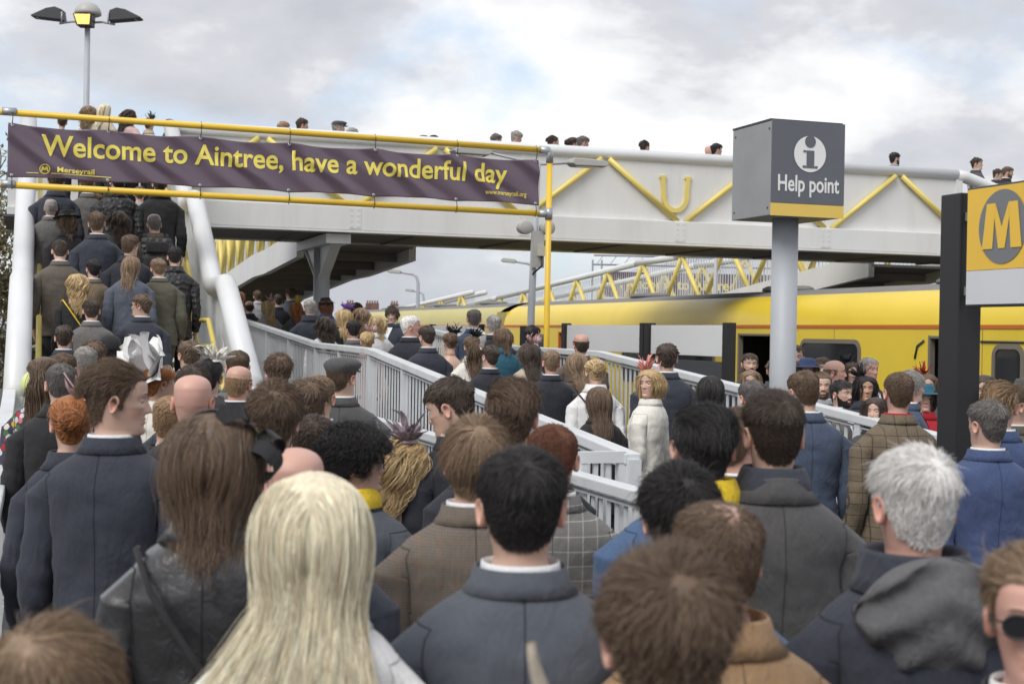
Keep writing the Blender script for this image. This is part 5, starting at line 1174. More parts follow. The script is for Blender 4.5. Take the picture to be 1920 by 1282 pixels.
def acc_feather(seed=1, nq=26, size=.13, flowers=3):
    m = MB(); rnd = random.Random(seed); c = Vector((.045,-.01,CH+.212))
    F2 = [(.045,0),(.046,.008),(.03,.016),(.001,.018)]; m.lathe(F2,14,(.045,-.01,CH+.203))
    for k in range(nq):
        d = Vector((rnd.uniform(-.8,1),rnd.uniform(-1,.6),rnd.uniform(.1,1.1))).normalized(); petal(m,c,d,(rnd.uniform(-1,1),rnd.uniform(-1,1),.6),size*rnd.uniform(.6,1.2),.006+.010*rnd.random(),rnd.uniform(-.2,.5),6)
    for k in range(flowers):
        q = c+Vector((rnd.uniform(-.03,.05),rnd.uniform(-.05,.03),.015))
        for j in range(6): a = j*1.05; petal(m,q,(math.cos(a),math.sin(a),.55),(0,0,1),.042,.020,.2,5)
    return finish('fascinator', m)
def acc_plume():
    m = MB(); petal(m,(-.03,-.02,CH+.20),(-.35,-.12,1),(-1,.2,.2),.15,.034,.12,14); m.lathe([(.05,0),(.05,.008),(.001,.014)],14,(-.02,-.02,CH+.205)); return finish('feather', m)
def acc_band():
    m = MB()
    for (dz,r) in ((0,.0035),(.014,.0035)): m.tube([(.082*math.sin(a),.040+.02*math.cos(a)-dz,CH+.105+(.124+dz*.1)*math.cos(a)) for a in np.linspace(-1.55,1.55,22)], r, 6)
    return finish('headband', m)
def acc_glasses(sun):
    m = MB()
    for s in (-1,1):
        pts = [(s*.033+.025*math.cos(t), .1045-.35*(abs(s*.033+.025*math.cos(t))-.02)**2*6, CH+.114+.0205*math.sin(t)) for t in np.linspace(0,2*math.pi,19)]; m.tube(pts,.0022,6,False)
        m.tube([(s*.059,.0985,CH+.120),(s*.077,.082,CH+.121),(s*.082,.0,CH+.119),(s*.081,-.012,CH+.108)],.0022,6)
    m.tube([(-.010,.1065,CH+.116),(0,.1085,CH+.118),(.010,.1065,CH+.116)],.0022,6); return finish('sunglasses' if sun else 'glasses', m)
def lens_mesh():
    m = MB()
    for s in (-1,1):
        pts = [(s*.033+.0245*math.cos(t), .1045-.35*(abs(s*.033+.0245*math.cos(t))-.02)**2*6, CH+.114+.020*math.sin(t)) for t in np.linspace(0,2*math.pi,18,endpoint=False)]; m.add(pts,[tuple(range(18))])
    return finish('lens', m)
M_lens = mat('sunglass_lens',(.012,.012,.014),.05,.1,3.0,spec=.8)
def hood_mesh():
    m = MB(); n, k = 40, 26; vs = []; fs = []
    for i in range(k+1):
        t = i/k; el = math.pi*t
        for j in range(n):
            a = 2*math.pi*j/n; x = math.cos(a)*math.sin(el); y = math.sin(a)*math.sin(el); z = math.cos(el)
            w = .160*(1-.35*max(0,-z)**1.3)*(1+.05*z); fold = .034*math.sin(9*z+3*abs(x)*2+.6)*(.6+.4*math.cos(a*2))+.010*mnoise.noise(Vector((x*4,y*4,z*5)))
            vs.append((x*w*(1+fold), -.118+(y*.070 if y < 0 else y*.03)+(fold*.9 if y < 0 else 0)-.015*z, 1.450+z*.125))
    for i in range(k):
        for j in range(n): j2 = (j+1)%n; fs.append((i*n+j,i*n+j2,(i+1)*n+j2,(i+1)*n+j))
    m.add(vs,fs); return finish('hood', m)
def shirt_front_mesh(sex):
    tab = JACK_M if sex == 'm' else JACK_F; m = MB(); vs = []; fs = []; zs = np.linspace(1.18,1.505,14); w, f, b = lerp_tab(tab, zs)
    for z,a,c in zip(zs,w,f):
        hw = .058*((z-1.17)/.335)**.8
        for q in (-1,-.5,0,.5,1):
            x = q*hw; vs.append((x, c*(1-(abs(x)/a)**2.25)**(1/2.25)+.0075, z))
    for i in range(13):
        for q in range(4): p = i*5+q; fs.append((p,p+1,p+6,p+5))
    m.add(vs,fs); return finish('shirt_front', m)
def tie_mesh():
    m = MB(); vs = []; fs = []; zs = np.linspace(1.19,1.50,8); w, f, b = lerp_tab(JACK_M, zs)
    for z,c in zip(zs,f):
        h = .020 if z < 1.47 else .014; vs += [(-h,c+.010,z),(0,c+.014,z),(h,c+.010,z)]
    for i in range(7):
        for q in range(2): p = i*3+q; fs.append((p,p+1,p+4,p+3))
    m.add(vs,fs); return finish('tie', m)
def seam_mat(c):
    col = CLOTH[c]; return mat('thread_'+c, tuple(x*.55 for x in col), .9, .1, 40.0)
HT = {'crop':.008,'fade':.018,'short':.020,'tousled':.038,'quiff':.036,'slick':.014,'wavy':.042,'mop':.022,'curly':.055,'ring':0,'thin':.006,'long':.018,'longwavy':.026,'xlong':.018,'bob':.022,'mid':.018,'pony':.010,'updo':.020,'bald':0,'shaved':.002}
ACC_CACHE = {}
NP = [0]
def person(X, Y, Z, H, yaw, label, hy=0, hp=0, hr=0, sex='m', hair='short', hc='brown', top='suit', tc='navy', pat=None, skin='fair', acc=(), arms='dd', leg='stand', lean=0.0, hem=None, tr='darknavy', face=False, group=None, shirt='shirt', lod=2, stub=None, cat='person', beard=None):
    k = NP[0]; NP[0] += 1
    if hy == 0 and hp == 0 and not face and lod: hy, hp, hr = ((0,0,0),(-14,4,3),(10,6,-3),(0,8,0),(-6,0,-4),(16,2,3))[k*7 % 6]
    sc = H/1.78; AR = {'d':'down','b':'bent','r':'raise'}; ar = (AR[arms[0]], AR[arms[1]])
    fade = 0.0 if hair == 'bald' else 1.0
    body = cached(('body',sex,ar,leg,hy,hp,hr,lean,fade), body_mesh, sex, ar, leg, hy, hp, hr, lean, fade)
    st = stub if stub is not None else {'fade':.62,'crop':.75,'bald':0.0,'shaved':.45,'ring':.12,'thin':.35}.get(hair,.9)
    root = link('person', body, skin_mat(skin, hc, st)); root.location = (X,Y,Z); root.rotation_euler = (0,0,R(yaw)); wf = (1.0,.965,1.03,.98,1.045,.95,1.015)[k % 7]; root.scale = (sc*wf,sc*wf,sc)
    tag(root, label, cat, group); HM = head_matrix(hy,hp,hr,lean); seed = k % 4
    def head_child(name, data, m, par=None):
        o = link(name, data, m, root if par is None else par)
        if par is None: o.matrix_local = HM
        return o
    jk = cached(('top',top,sex,ar,lean,seed,hem), top_mesh, top, sex, ar, lean, seed*5+1, hem)
    nm = {'suit':'jacket','coat':'coat','plain':'top','hood':'jacket','dress':'dress'}[top]
    jo = link(nm, jk, cloth(tc, pat), root)
    if lod < 2 and SEAM.get(jk.name) is not None: link('seam', SEAM[jk.name], seam_mat(tc), jo)
    if top == 'suit' and shirt:
        link('shirt_collar', cached(('sc',lean,sex), band_mesh, 'shirt_collar', SHIRT_ROWS, lean, 1.0 if sex == 'm' else .9), cloth(shirt), root)
    if face and top == 'suit' and shirt:
        o = link('shirt_front', cached(('sf',sex), shirt_front_mesh, sex), cloth(shirt), root); o.location.y = lean*.4
        if 'tie' in acc: o = link('tie', cached(('tie',), tie_mesh), cloth('slate'), root); o.location.y = lean*.4
    link('trousers', cached(('tr',leg,lean), trouser_mesh, leg, lean), cloth(tr), root)
    for s in (1,-1):
        o = link('shoe', cached(('shoe',), shoe_mesh), M_black, root); e = LEG[leg][s][-1]; o.location = (e[0], e[1]+.035, e[2]-.09)
    cfg = {0:(19000,.00062),1:(4500,.0014),2:(1100,.0030)}[lod]
    if hair not in ('bald','shaved'):
        hseed = (k*7+1) if lod == 0 else (k % 3)+1
        n = cfg[0]; rad = cfg[1]
        if HAIR[hair]['comb'] in ('down',): n = int(n*.95); rad *= 1.05
        if hair == 'thin': n = int(n*.8)
        ho = head_child('hair', cached(('cap',hair,hseed % 3), hair_cap, hair, hseed % 3), hair_mat(hc, True))
        link('strands', cached(('str',hair,n,hseed), hair_strands, hair, n, rad, hseed), hair_mat(hc), ho)
    if face:
        for s in (1,-1):
            fx = .97 if sex == 'f' else 1.0
            o = head_child('eye', cached(('eye',), eye_mesh), None); o.matrix_local = HM @ Matrix.Translation((s*.0315*fx,.0718*fx,CH+.1165))
            l_ = head_child('eyelid', cached(('lid',), lid_mesh), skin_mat(skin,hc,st)); l_.matrix_local = HM @ Matrix.Translation((s*.0315*fx,.0718*fx,CH+.1165))
            b_ = head_child('eyebrow', cached(('brow',), brow_mesh), hair_mat(hc if hc not in ('white','grey','paleblond') else 'lightbrown')); b_.matrix_local = HM @ Matrix.Translation((s*.031*fx,(fx-1)*.09,CH)) @ Matrix.Diagonal((s,1,1,1))
    if beard: 
        bo = head_child('beard', cached(('beard',beard), beard_mesh, beard), hair_mat(hc))
    ACC = {'cap':(acc_cap,'charcoal',None),'beanie':(acc_beanie,'black',None),'bigbow':(acc_bigbow,'white',None),'loops':(acc_loops,'black',None),'band':(acc_band,'beige',None),'plume':(acc_plume,'beige',None)}
    for a in acc:
        if a in ACC: fn,c,p = ACC[a]; head_child({'cap':'flat_cap','beanie':'hat','bigbow':'fascinator','loops':'fascinator','band':'headband','plume':'feather'}[a], cached(('acc',a), fn), cloth(c,p))
        elif a.startswith('hat_'): head_child('hat', cached(('acc','hat'), acc_hat), cloth(a[4:]))
        elif a.startswith('fas_'):
            s_ = k % 3; head_child('fascinator', cached(('acc','fas',s_), acc_feather, s_+1), cloth(a[4:]))
        elif a in ('sunglasses','glasses'):
            g_ = head_child(a, cached(('acc',a), acc_glasses, a == 'sunglasses'), M_black)
            if a == 'sunglasses': link('lens', cached(('lens',), lens_mesh), M_lens, g_)
        elif a.startswith('scarf_'):
            sc_ = link('scarf', cached(('scarf',lean), band_mesh, 'scarf', SCARF_ROWS, lean), cloth(a[6:]), root)
        elif a == 'hood': link('hood', cached(('hood',), hood_mesh), cloth('hoodgrey'), root).location.y = lean*.45
        elif a == 'strap':
            m = MB(); m.tube([(-.17,.06,1.46),(-.15,-.05,1.475),(-.10,-.142,1.40),(.02,-.150,1.22),(.14,-.125,1.02),(.19,-.02,.92)],.007,8); link('bag_strap', finish('bag_strap', m), cloth('yellow' if tc == 'black' and pat != 'leather' else 'black'), root)
    return root
CLOTH['hoodgrey'] = (.115,.115,.122)
def beard_mesh(kind):
    z = _hv[:,2]; ph = np.degrees(np.arctan2(np.abs(_hv[:,0])/.076, _hv[:,1]/.097)); up = np.interp(ph,[0,14,22,45,70,85],[.042,.044,.066,.056,.085,.105])
    on = (z < up) & (z > -.004) & (ph < 86) & (_hv[:,1] > -.02); mou = (np.abs(_hv[:,0]) < .026) & (z > .060) & (z < .071) & (_hv[:,1] > .05); on |= mou
    V = _hv+norm(_hv-np.array([0,0,.06]))*(np.where(on, .0045 if kind == 'full' else .002, -.002)+.0012*np.array([mnoise.noise(Vector(p*160)) for p in _hv]))[:,None]
    keep = [tuple(f) for f in _hf if on[f].all()]; used = sorted({i for f in keep for i in f}); mp = {i:q for q,i in enumerate(used)}
    m = MB(); m.v = [(V[i][0],V[i][1],V[i][2]+CH) for i in used]; m.f = [tuple(mp[i] for i in f) for f in keep]; return finish('beard', m)
# ------------------------------------------------------------------ the crowd: x, y, ground z, height, facing, label, look
CROWD = [
 (0.198,1.780,0.000,1.664,8,'tousled brown hair man just in front of the camel coat',dict(hair='tousled', hc='brown', tc='darknavy', hy=-6, lod=0)),
 (-0.337,2.450,0.000,1.696,2,'woman with very long pale blonde hair and white jacket',dict(sex='f', hair='xlong', hc='paleblond', top='coat', tc='white', lod=0)),
 (0.023,2.680,0.000,1.720,4,'short dark haired man in slate blue check suit',dict(hair='short', hc='black', tc='slate', pat='bluecheck', hp=2, lod=0)),
 (0.784,2.750,0.000,1.731,6,'white haired man in navy jacket with grey hood',dict(hair='short', hc='white', top='hood', tc='navy', skin='pink', acc=('hood',), lod=0)),
 (0.378,2.550,0.000,1.644,14,'man with thinning crown in camel coat',dict(hair='thin', hc='brown', top='coat', tc='camel', hp=4, lod=0)),
 (0.694,3.750,0.000,1.798,4,'man in charcoal overcoat with navy scarf under the help point',dict(hair='fade', hc='darkbrown', top='coat', tc='charcoal', acc=('scarf_navy',), lod=0)),
 (0.805,2.150,0.000,1.621,160,'sunglasses man facing the queue beside the grey hood',dict(hair='quiff', hc='lightbrown', tc='darknavy', face=True, acc=('sunglasses',), skin='pink', lod=0)),
 (-0.618,1.900,0.000,1.537,-25,'small brown haired person turned towards the leather jacket',dict(hair='mop', hc='lightbrown', tc='darknavy', hy=-15, hp=8, lod=0)),
 (-1.258,4.500,0.000,1.821,-6,'young man with swept brown hair and navy suit looking right',dict(hair='quiff', hc='brown', tc='navy', hy=-70, hp=4, face=True, lod=0)),
 (-0.633,3.050,0.000,1.764,2,'woman in black leather jacket with black ribbon fascinator',dict(sex='f', hair='mid', hc='brown', top='coat', tc='black', pat='leather', acc=('loops', 'strap'), arms='db', lod=0)),
 (-0.505,3.350,0.000,1.664,0,'bald pink head behind the long blonde hair',dict(hair='bald', hc='grey', tc='navy', skin='pink', lod=0)),
 (-0.504,4.550,0.000,1.616,-22,'curly black haired man in dark sunglasses with yellow scarf',dict(hair='curly', hc='black', tc='slate', hy=-58, face=True, acc=('sunglasses', 'scarf_yellow'), shirt=None, lod=0)),
 (-0.093,3.650,0.000,1.716,6,'straight brown haired man in brown grey tweed jacket',dict(hair='mop', hc='lightbrown', tc='tweed', pat='glen', lod=0)),
 (0.130,4.300,0.000,1.666,0,'man in pale grey windowpane jacket with bowed head',dict(hair='crop', hc='auburn', tc='grey', pat='pane', hp=14, lod=0)),
 (0.001,4.500,0.000,1.788,4,'man with tall faded haircut above the tweed jacket',dict(hair='quiff', hc='brown', tc='darknavy', lod=0)),
 (-0.191,5.300,0.000,1.776,40,'young man with undercut looking down to the left',dict(hair='fade', hc='darkbrown', tc='darknavy', hy=30, hp=18, face=True, lod=1)),
 (0.509,3.750,0.000,1.761,2,'slick black haired man with mustard collar',dict(hair='slick', hc='black', tc='denim', acc=('scarf_yellow',), shirt=None, lod=0)),
 (0.361,3.000,0.000,1.659,-4,'thick black haired man in blue jacket in front of the slick hair',dict(hair='tousled', hc='black', top='plain', tc='denim', lod=0)),
 (0.761,4.700,0.000,1.701,-30,'partly hidden man in navy suit beside the charcoal overcoat',dict(hair='short', hc='brown', tc='navy', hy=-25, skin='pink', lod=0)),
 (2.038,7.500,0.000,1.770,10,'broad man in brown windowpane tweed jacket beside the black post',dict(hair='crop', hc='brown', tc='tan', pat='darkpane', skin='pink', shirt='red', lod=1)),
 (1.575,7.600,0.000,1.768,4,'man in mid blue suit behind the help point pole',dict(hair='crop', hc='brown', tc='midblue', lod=1)),
 (2.080,6.200,0.000,1.682,8,'man with grey black fade in royal blue suit',dict(hair='fade', hc='darkgrey', tc='blue', hy=14, lod=1)),
 (2.269,6.600,0.000,1.749,-14,'man with sandy swept hair in bright blue suit',dict(hair='quiff', hc='sandy', tc='blue', hy=-12, lod=1)),
 (2.696,7.600,0.000,1.710,-60,'man seen in profile beyond the sandy haired man',dict(hair='short', hc='brown', tc='olive', hy=-20, face=True, lod=1)),
 (3.115,8.600,0.000,1.708,-20,'woman in dark brimmed hat beyond the bright blue suit',dict(sex='f', hair='long', hc='brown', tc='olive', top='coat', acc=('hat_charcoal',), lod=1)),
 (3.056,9.200,0.000,1.725,160,'dark haired woman just right of the black post',dict(sex='f', hair='bob', hc='darkbrown', tc='black', top='coat', face=True, lod=1)),
 (0.096,1.600,0.000,1.512,5,'short woman below the slate suit with a cream feather headpiece',dict(sex='f', hair='updo', hc='brown', top='coat', tc='camel', acc=('plume',), lod=0)),
 (-2.374,7.500,0.000,1.738,12,'greying man in plain black jacket near the stair foot',dict(hair='crop', hc='darkgrey', top='coat', tc='black', lod=1)),
 (-2.653,8.100,0.000,1.762,12,'woman in red and white floral top by the green ball',dict(sex='f', hair='pony', hc='brown', top='plain', tc='floral', pat='floral', tr='black', lod=1)),
 (-1.608,5.200,0.000,1.686,0,'auburn haired woman with pink headpiece beside the swept haired young man',dict(sex='f', hair='updo', hc='ginger', top='coat', tc='navy', acc=('fas_pink',), lod=1)),
 (-1.276,5.700,0.000,1.754,4,'shaven headed heavy man in black jacket',dict(hair='bald', hc='grey', tc='black', skin='pink', shirt=None, lod=1)),
 (-1.445,6.000,0.000,1.650,4,'sandy cropped man beside the shaven heavy man',dict(hair='crop', hc='sandy', tc='black', shirt=None, lod=1)),
 (-2.080,8.400,0.000,1.714,-20,'ginger woman with huge white net fascinator and cream fur',dict(sex='f', hair='updo', hc='ginger', top='coat', tc='cream', acc=('bigbow', 'band'), hy=-30, lod=1)),
 (-1.501,6.700,0.000,1.764,4,'dark haired man behind the shaven head',dict(hair='short', hc='darkbrown', tc='navy', lod=1)),
 (-1.700,8.000,0.000,1.770,4,'dark haired woman with cream flower headpiece',dict(sex='f', hair='updo', hc='black', top='coat', tc='charcoal', acc=('fas_cream',), lod=1)),
 (-2.496,11.000,0.000,1.838,16,'brown haired man at the stair foot beside the yellow handrail',dict(hair='short', hc='brown', tc='charcoal', lod=2)),
 (-1.830,9.500,0.000,1.794,10,'close cropped man in grey jacket beside the stair tube',dict(hair='crop', hc='brown', tc='grey', lod=1)),
 (-1.642,8.500,0.000,1.720,8,'balding man with pale grey fringe of hair',dict(hair='ring', hc='sandy', tc='black', skin='pink', lod=1)),
 (-1.500,9.200,0.000,1.773,6,'tousled man standing against the grey ramp wall',dict(hair='tousled', hc='brown', tc='charcoal', lod=1)),
 (-0.983,8.200,0.000,1.778,4,'man in black flat cap and charcoal suit',dict(hair='crop', hc='brown', tc='charcoal', acc=('cap',), hy=-28, lod=1)),
 (-0.749,4.500,0.000,1.763,2,'man with thick wavy brown hair and white collar',dict(hair='tousled', hc='brown', tc='charcoal', lod=0)),
 (-0.850,5.900,0.000,1.737,-4,'brown haired man between the thick waves and the cap',dict(hair='short', hc='brown', tc='navy', lod=1)),
 (-0.934,6.900,0.000,1.718,-6,'second brown haired man close beside the flat cap',dict(hair='crop', hc='lightbrown', tc='charcoal', lod=1)),
 (-0.689,4.900,0.000,1.648,0,'low dark cropped head in blue beside the curly hair',dict(hair='crop', hc='darkbrown', tc='midblue', lod=1)),
 (-0.394,5.200,0.000,1.555,-30,'wavy blonde woman with mauve net fascinator and bare shoulders',dict(sex='f', hair='longwavy', hc='blond', top='dress', tc='black', acc=('fas_mauve',), hy=-20, tr='black', lod=1)),
 (-2.999,10.000,0.000,1.795,10,'grey cropped man behind the swept haired young man',dict(hair='crop', hc='grey', tc='navy', skin='pink', lod=1)),
 (-2.890,9.200,0.000,1.762,10,'small brown crop between the floral top and grey crop',dict(hair='crop', hc='brown', tc='navy', lod=1)),
 (-2.960,11.200,0.000,1.775,18,'dark haired man low behind the white fascinator',dict(hair='short', hc='darkbrown', tc='navy', lod=2)),
 (-6.679,32.272,1.201,1.912,18,'dark head farthest up the ramp beside the stair tube',dict(hair='short', hc='black', tc='charcoal', lod=2)),
 (-5.712,28.435,1.002,1.856,18,'man in grey at the top of the ramp',dict(hair='crop', hc='brown', tc='grey', lod=2)),
 (-4.871,25.445,0.845,1.757,18,'woman with long auburn hair high on the ramp',dict(sex='f', hair='long', hc='auburn', top='coat', tc='pink', lod=2)),
 (-4.306,23.282,0.733,1.665,18,'balding man leaning on the ramp rail',dict(hair='ring', hc='darkbrown', tc='navy', lod=2)),
 (-4.862,27.154,0.927,1.746,18,'man in light grey jacket high on the ramp',dict(hair='short', hc='brown', tc='lightgrey', lod=2)),
 (-3.790,22.054,0.668,1.717,18,'blonde woman in pale jacket with pink headpiece on the ramp',dict(sex='f', hair='long', hc='blond', top='coat', tc='lightgrey', acc=('fas_pink',), lod=2)),
 (-4.098,24.867,0.805,1.746,18,'man in dark navy suit beside the pale jacket',dict(hair='fade', hc='darkbrown', tc='darknavy', lod=2)),
 (-4.161,26.634,0.890,1.821,18,'man in blue grey suit before the bridge column',dict(hair='quiff', hc='brown', tc='bluegrey', hy=25, lod=2)),
 (-3.322,21.917,0.655,1.711,18,'ginger woman in small yellow headpiece',dict(sex='f', hair='long', hc='ginger', top='coat', tc='charcoal', acc=('fas_yellow',), lod=2)),
 (-2.654,18.658,0.493,1.846,18,'grey haired man in navy hooded anorak',dict(hair='short', hc='grey', top='hood', tc='navy', lod=2)),
 (-2.784,21.256,0.616,1.797,18,'dark red haired woman in black hat and denim',dict(sex='f', hair='bob', hc='auburn', top='coat', tc='denim', acc=('hat_black',), lod=2)),
 (-2.209,16.696,0.396,1.703,18,'woman with long dark curls and white top on the ramp',dict(sex='f', hair='longwavy', hc='darkbrown', top='plain', tc='white', lod=2)),
 (-2.258,19.049,0.505,1.726,18,'blonde woman wearing a violet feather flower',dict(sex='f', hair='long', hc='blond', top='coat', tc='black', acc=('fas_violet',), lod=2)),
 (-2.532,23.022,0.693,1.708,18,'brown haired woman beyond the violet flower',dict(sex='f', hair='bob', hc='brown', top='coat', tc='grey', lod=2)),
 (-2.060,19.404,0.519,1.737,18,'woman with long caramel waves on the ramp',dict(sex='f', hair='longwavy', hc='lightbrown', top='coat', tc='camel', lod=2)),
 (-1.770,15.857,0.359,1.691,18,'man with black fade in mid grey suit',dict(hair='fade', hc='black', tc='grey', skin='tan', lod=2)),
 (-1.468,14.481,0.348,1.588,18,'blonde woman with pinned hair and large pink headpiece',dict(sex='f', hair='updo', hc='blond', top='coat', tc='pink', acc=('fas_pink',), lod=2)),
 (-1.628,17.165,0.409,1.718,18,'blonde woman in white jacket on the ramp',dict(sex='f', hair='bob', hc='blond', top='coat', tc='white', lod=2)),
 (-1.567,18.561,0.472,1.792,150,'dark fringed young man turning back on the ramp',dict(hair='mop', hc='darkbrown', tc='navy', hy=20, hp=8, face=True, lod=2)),
 (-1.034,14.443,0.347,1.753,-30,'white haired man in dark suit turned in profile',dict(hair='crop', hc='white', tc='darknavy', hy=-50, face=True, skin='pink', lod=2)),
 (-0.792,13.405,0.330,1.669,18,'broad backed man in navy suit on the ramp',dict(hair='short', hc='darkbrown', tc='navy', lod=2)),
 (-0.611,14.125,0.344,1.596,18,'woman with neat brown bun on the ramp',dict(sex='f', hair='updo', hc='brown', top='dress', tc='cream', acc=('fas_black',), lod=2)),
 (-0.373,13.415,0.321,1.590,18,'woman with long brown ponytail and cream jacket',dict(sex='f', hair='pony', hc='brown', top='coat', tc='cream', acc=('fas_black',), lod=2)),
 (-0.188,12.229,0.233,1.599,18,'dark cropped man in black suit beside the ponytail',dict(hair='short', hc='darkbrown', tc='darknavy', lod=2)),
 (-0.454,16.810,0.374,1.843,10,'tall grey cropped man under the far trusses',dict(hair='crop', hc='darkgrey', tc='midblue', lod=2)),
 (-0.217,16.100,0.357,1.786,10,'white grey haired man beside the tall crop',dict(hair='short', hc='grey', tc='darknavy', skin='pink', lod=2)),
 (-0.345,15.221,0.351,1.618,10,'white haired head above the ponytail',dict(hair='crop', hc='white', tc='grey', lod=2)),
 (-0.090,14.458,0.345,1.651,18,'woman with brown waves in teal jacket',dict(sex='f', hair='bob', hc='brown', top='coat', tc='teal', lod=2)),
 (0.162,12.759,0.262,1.598,18,'woman with long dark hair and blush pink fascinator',dict(sex='f', hair='long', hc='darkbrown', top='plain', tc='beige', acc=('fas_pink',), lod=2)),
 (0.212,15.132,0.349,1.675,-20,'dark haired man by the number three sign',dict(hair='short', hc='black', tc='charcoal', hy=-20, lod=2)),
 (0.324,11.644,0.180,1.627,8,'light brown cropped man in navy suit on the ramp',dict(hair='crop', hc='lightbrown', tc='darknavy', skin='pink', lod=2)),
 (0.656,13.490,0.302,1.646,6,'bald crowned man in brown coat before the white board',dict(hair='ring', hc='darkbrown', tc='brown', skin='pink', hy=8, lod=2)),
 (0.565,12.028,0.201,1.588,6,'woman with long ombre hair in brown',dict(sex='f', hair='long', hc='lightbrown', top='coat', tc='brown', lod=2)),
 (0.652,10.978,0.125,1.630,8,'blonde woman with loose pinned hair in white jacket',dict(sex='f', hair='updo', hc='blond', top='coat', tc='white', acc=('strap',), lod=2)),
 (0.597,9.567,0.027,1.568,10,'woman with long straight brown hair in black jacket',dict(sex='f', hair='long', hc='brown', top='coat', tc='black', lod=1)),
 (0.972,10.021,0.050,1.655,58,'blonde woman in cream jacket looking back at the queue',dict(sex='f', hair='bob', hc='blond', top='suit', shirt=None, tc='cream', hy=88, face=True, acc=('fas_coral',), arms='db', skin='fair', lod=1)),
 (1.193,10.938,0.110,1.773,2,'dark haired man in navy suit beyond the cream jacket looking back',dict(hair='short', hc='darkbrown', tc='navy', lod=2)),
 (1.366,9.791,0.025,1.649,4,'woman with sleek black hair on the ramp',dict(sex='f', hair='long', hc='black', top='coat', tc='black', lod=1)),
 (1.496,8.769,0.000,1.676,4,'grey brown cropped man left of the help point pole',dict(hair='crop', hc='darkgrey', tc='navy', lod=1)),
 (2.342,14.000,0.000,1.786,185,'man with short beard standing before the open train door',dict(hair='fade', hc='darkbrown', tc='navy', face=True, beard='short', lod=2)),
 (2.120,12.600,0.000,1.650,170,'light brown haired woman facing the ramp below the short bearded man',dict(sex='f', hair='bob', hc='lightbrown', top='coat', tc='navy', face=True, lod=2)),
 (2.588,13.000,0.000,1.879,175,'tall dark haired young man right of the help point pole',dict(hair='fade', hc='darkbrown', tc='charcoal', face=True, lod=2)),
 (2.661,12.800,0.000,1.751,170,'woman in navy hat among arriving passengers',dict(sex='f', hair='bob', hc='brown', top='coat', tc='navy', face=True, acc=('hat_blue',), lod=2)),
 (2.970,13.600,0.000,1.764,180,'dark haired man under the train window',dict(hair='short', hc='darkbrown', tc='charcoal', face=True, lod=2)),
 (2.774,12.200,0.000,1.760,-110,'bald passenger turned aside under the train window',dict(hair='ring', hc='brown', tc='charcoal', face=True, skin='pink', lod=2)),
 (2.491,11.400,0.000,1.663,175,'bearded passenger in white shirt and grey jacket',dict(hair='quiff', hc='brown', tc='lightgrey', face=True, beard='short', lod=2)),
 (2.461,10.600,0.000,1.631,-140,'bearded man with dark undercut in grey suit',dict(hair='fade', hc='black', tc='grey', face=True, beard='full', lod=2)),
 (2.784,11.200,0.000,1.656,180,'dark haired woman with black net fascinator facing the ramp',dict(sex='f', hair='bob', hc='black', top='coat', tc='navy', face=True, acc=('fas_black',), skin='tan', lod=2)),
 (3.167,12.600,0.000,1.780,-150,'grey haired passenger in dark suit before the yellow train',dict(hair='crop', hc='grey', tc='darknavy', face=True, acc=('tie',), skin='pink', lod=2)),
 (3.155,13.200,0.000,1.732,180,'passenger in black feathered headpiece before the yellow train',dict(sex='f', hair='bob', hc='darkbrown', top='coat', tc='black', face=True, acc=('fas_black',), lod=2)),
 (2.461,9.600,0.000,1.551,150,'brown haired woman low behind the ramp rail',dict(sex='f', hair='bob', hc='darkbrown', top='coat', tc='charcoal', face=True, lod=1)),
 (2.776,9.900,0.000,1.717,-100,'grey haired man hidden behind the brown tweed jacket',dict(hair='mop', hc='grey', tc='midblue', face=True, arms='db', lod=1)),
 (3.085,10.600,0.000,1.605,170,'woman in teal brimmed hat and red coat',dict(sex='f', hair='bob', hc='darkbrown', top='coat', tc='red', face=True, acc=('hat_teal',), arms='rd', lod=2)),
 (3.505,12.000,0.000,1.661,170,'brown haired woman with red feather headpiece',dict(sex='f', hair='bob', hc='brown', top='coat', tc='charcoal', face=True, acc=('fas_red',), lod=2)),
 (2.489,13.400,0.000,1.739,180,'passenger in dark coat hidden behind the help point pole',dict(hair='short', hc='brown', top='coat', tc='charcoal', face=True, lod=2)),
 (-4.990,15.293,1.710,1.595,18,'balding man in grey suit high on the stairs by the left rail',dict(hair='ring', hc='grey', tc='grey', skin='pink', lean=0.1, lod=2)),
 (-4.630,14.775,1.399,1.733,18,'woman in black hat and black coat on the stairs',dict(sex='f', hair='bob', hc='brown', top='coat', tc='black', acc=('hat_black',), lean=0.1, lod=2)),
 (-4.606,15.688,1.865,1.542,18,'man in dark blue check suit high on the stairs',dict(hair='fade', hc='brown', tc='slate', pat='bluecheck', lean=0.1, hp=14, hy=-25, lod=2)),
 (-4.251,14.527,1.244,1.867,18,'man in plain navy suit halfway up the stairs',dict(hair='short', hc='brown', tc='navy', lean=0.1, lod=2)),
 (-4.207,15.133,1.555,1.617,18,'woman with dark curls in black on the stairs',dict(sex='f', hair='longwavy', hc='darkbrown', top='coat', tc='charcoal', lean=0.1, lod=2)),
 (-4.298,16.325,2.176,1.376,18,'man in pale grey waistcoat near the stair top',dict(hair='short', hc='brown', top='plain', tc='lightgrey', lean=0.1, lod=2)),
 (-4.022,15.832,1.865,1.507,18,'man in dark navy suit by the right stair rail',dict(hair='crop', hc='sandy', tc='navy', lean=0.1, lod=2)),
 (-3.781,15.006,1.399,1.742,18,'balding man in brown jacket carrying a backpack',dict(hair='ring', hc='darkgrey', top='coat', tc='brown', lean=0.1, lod=2)),
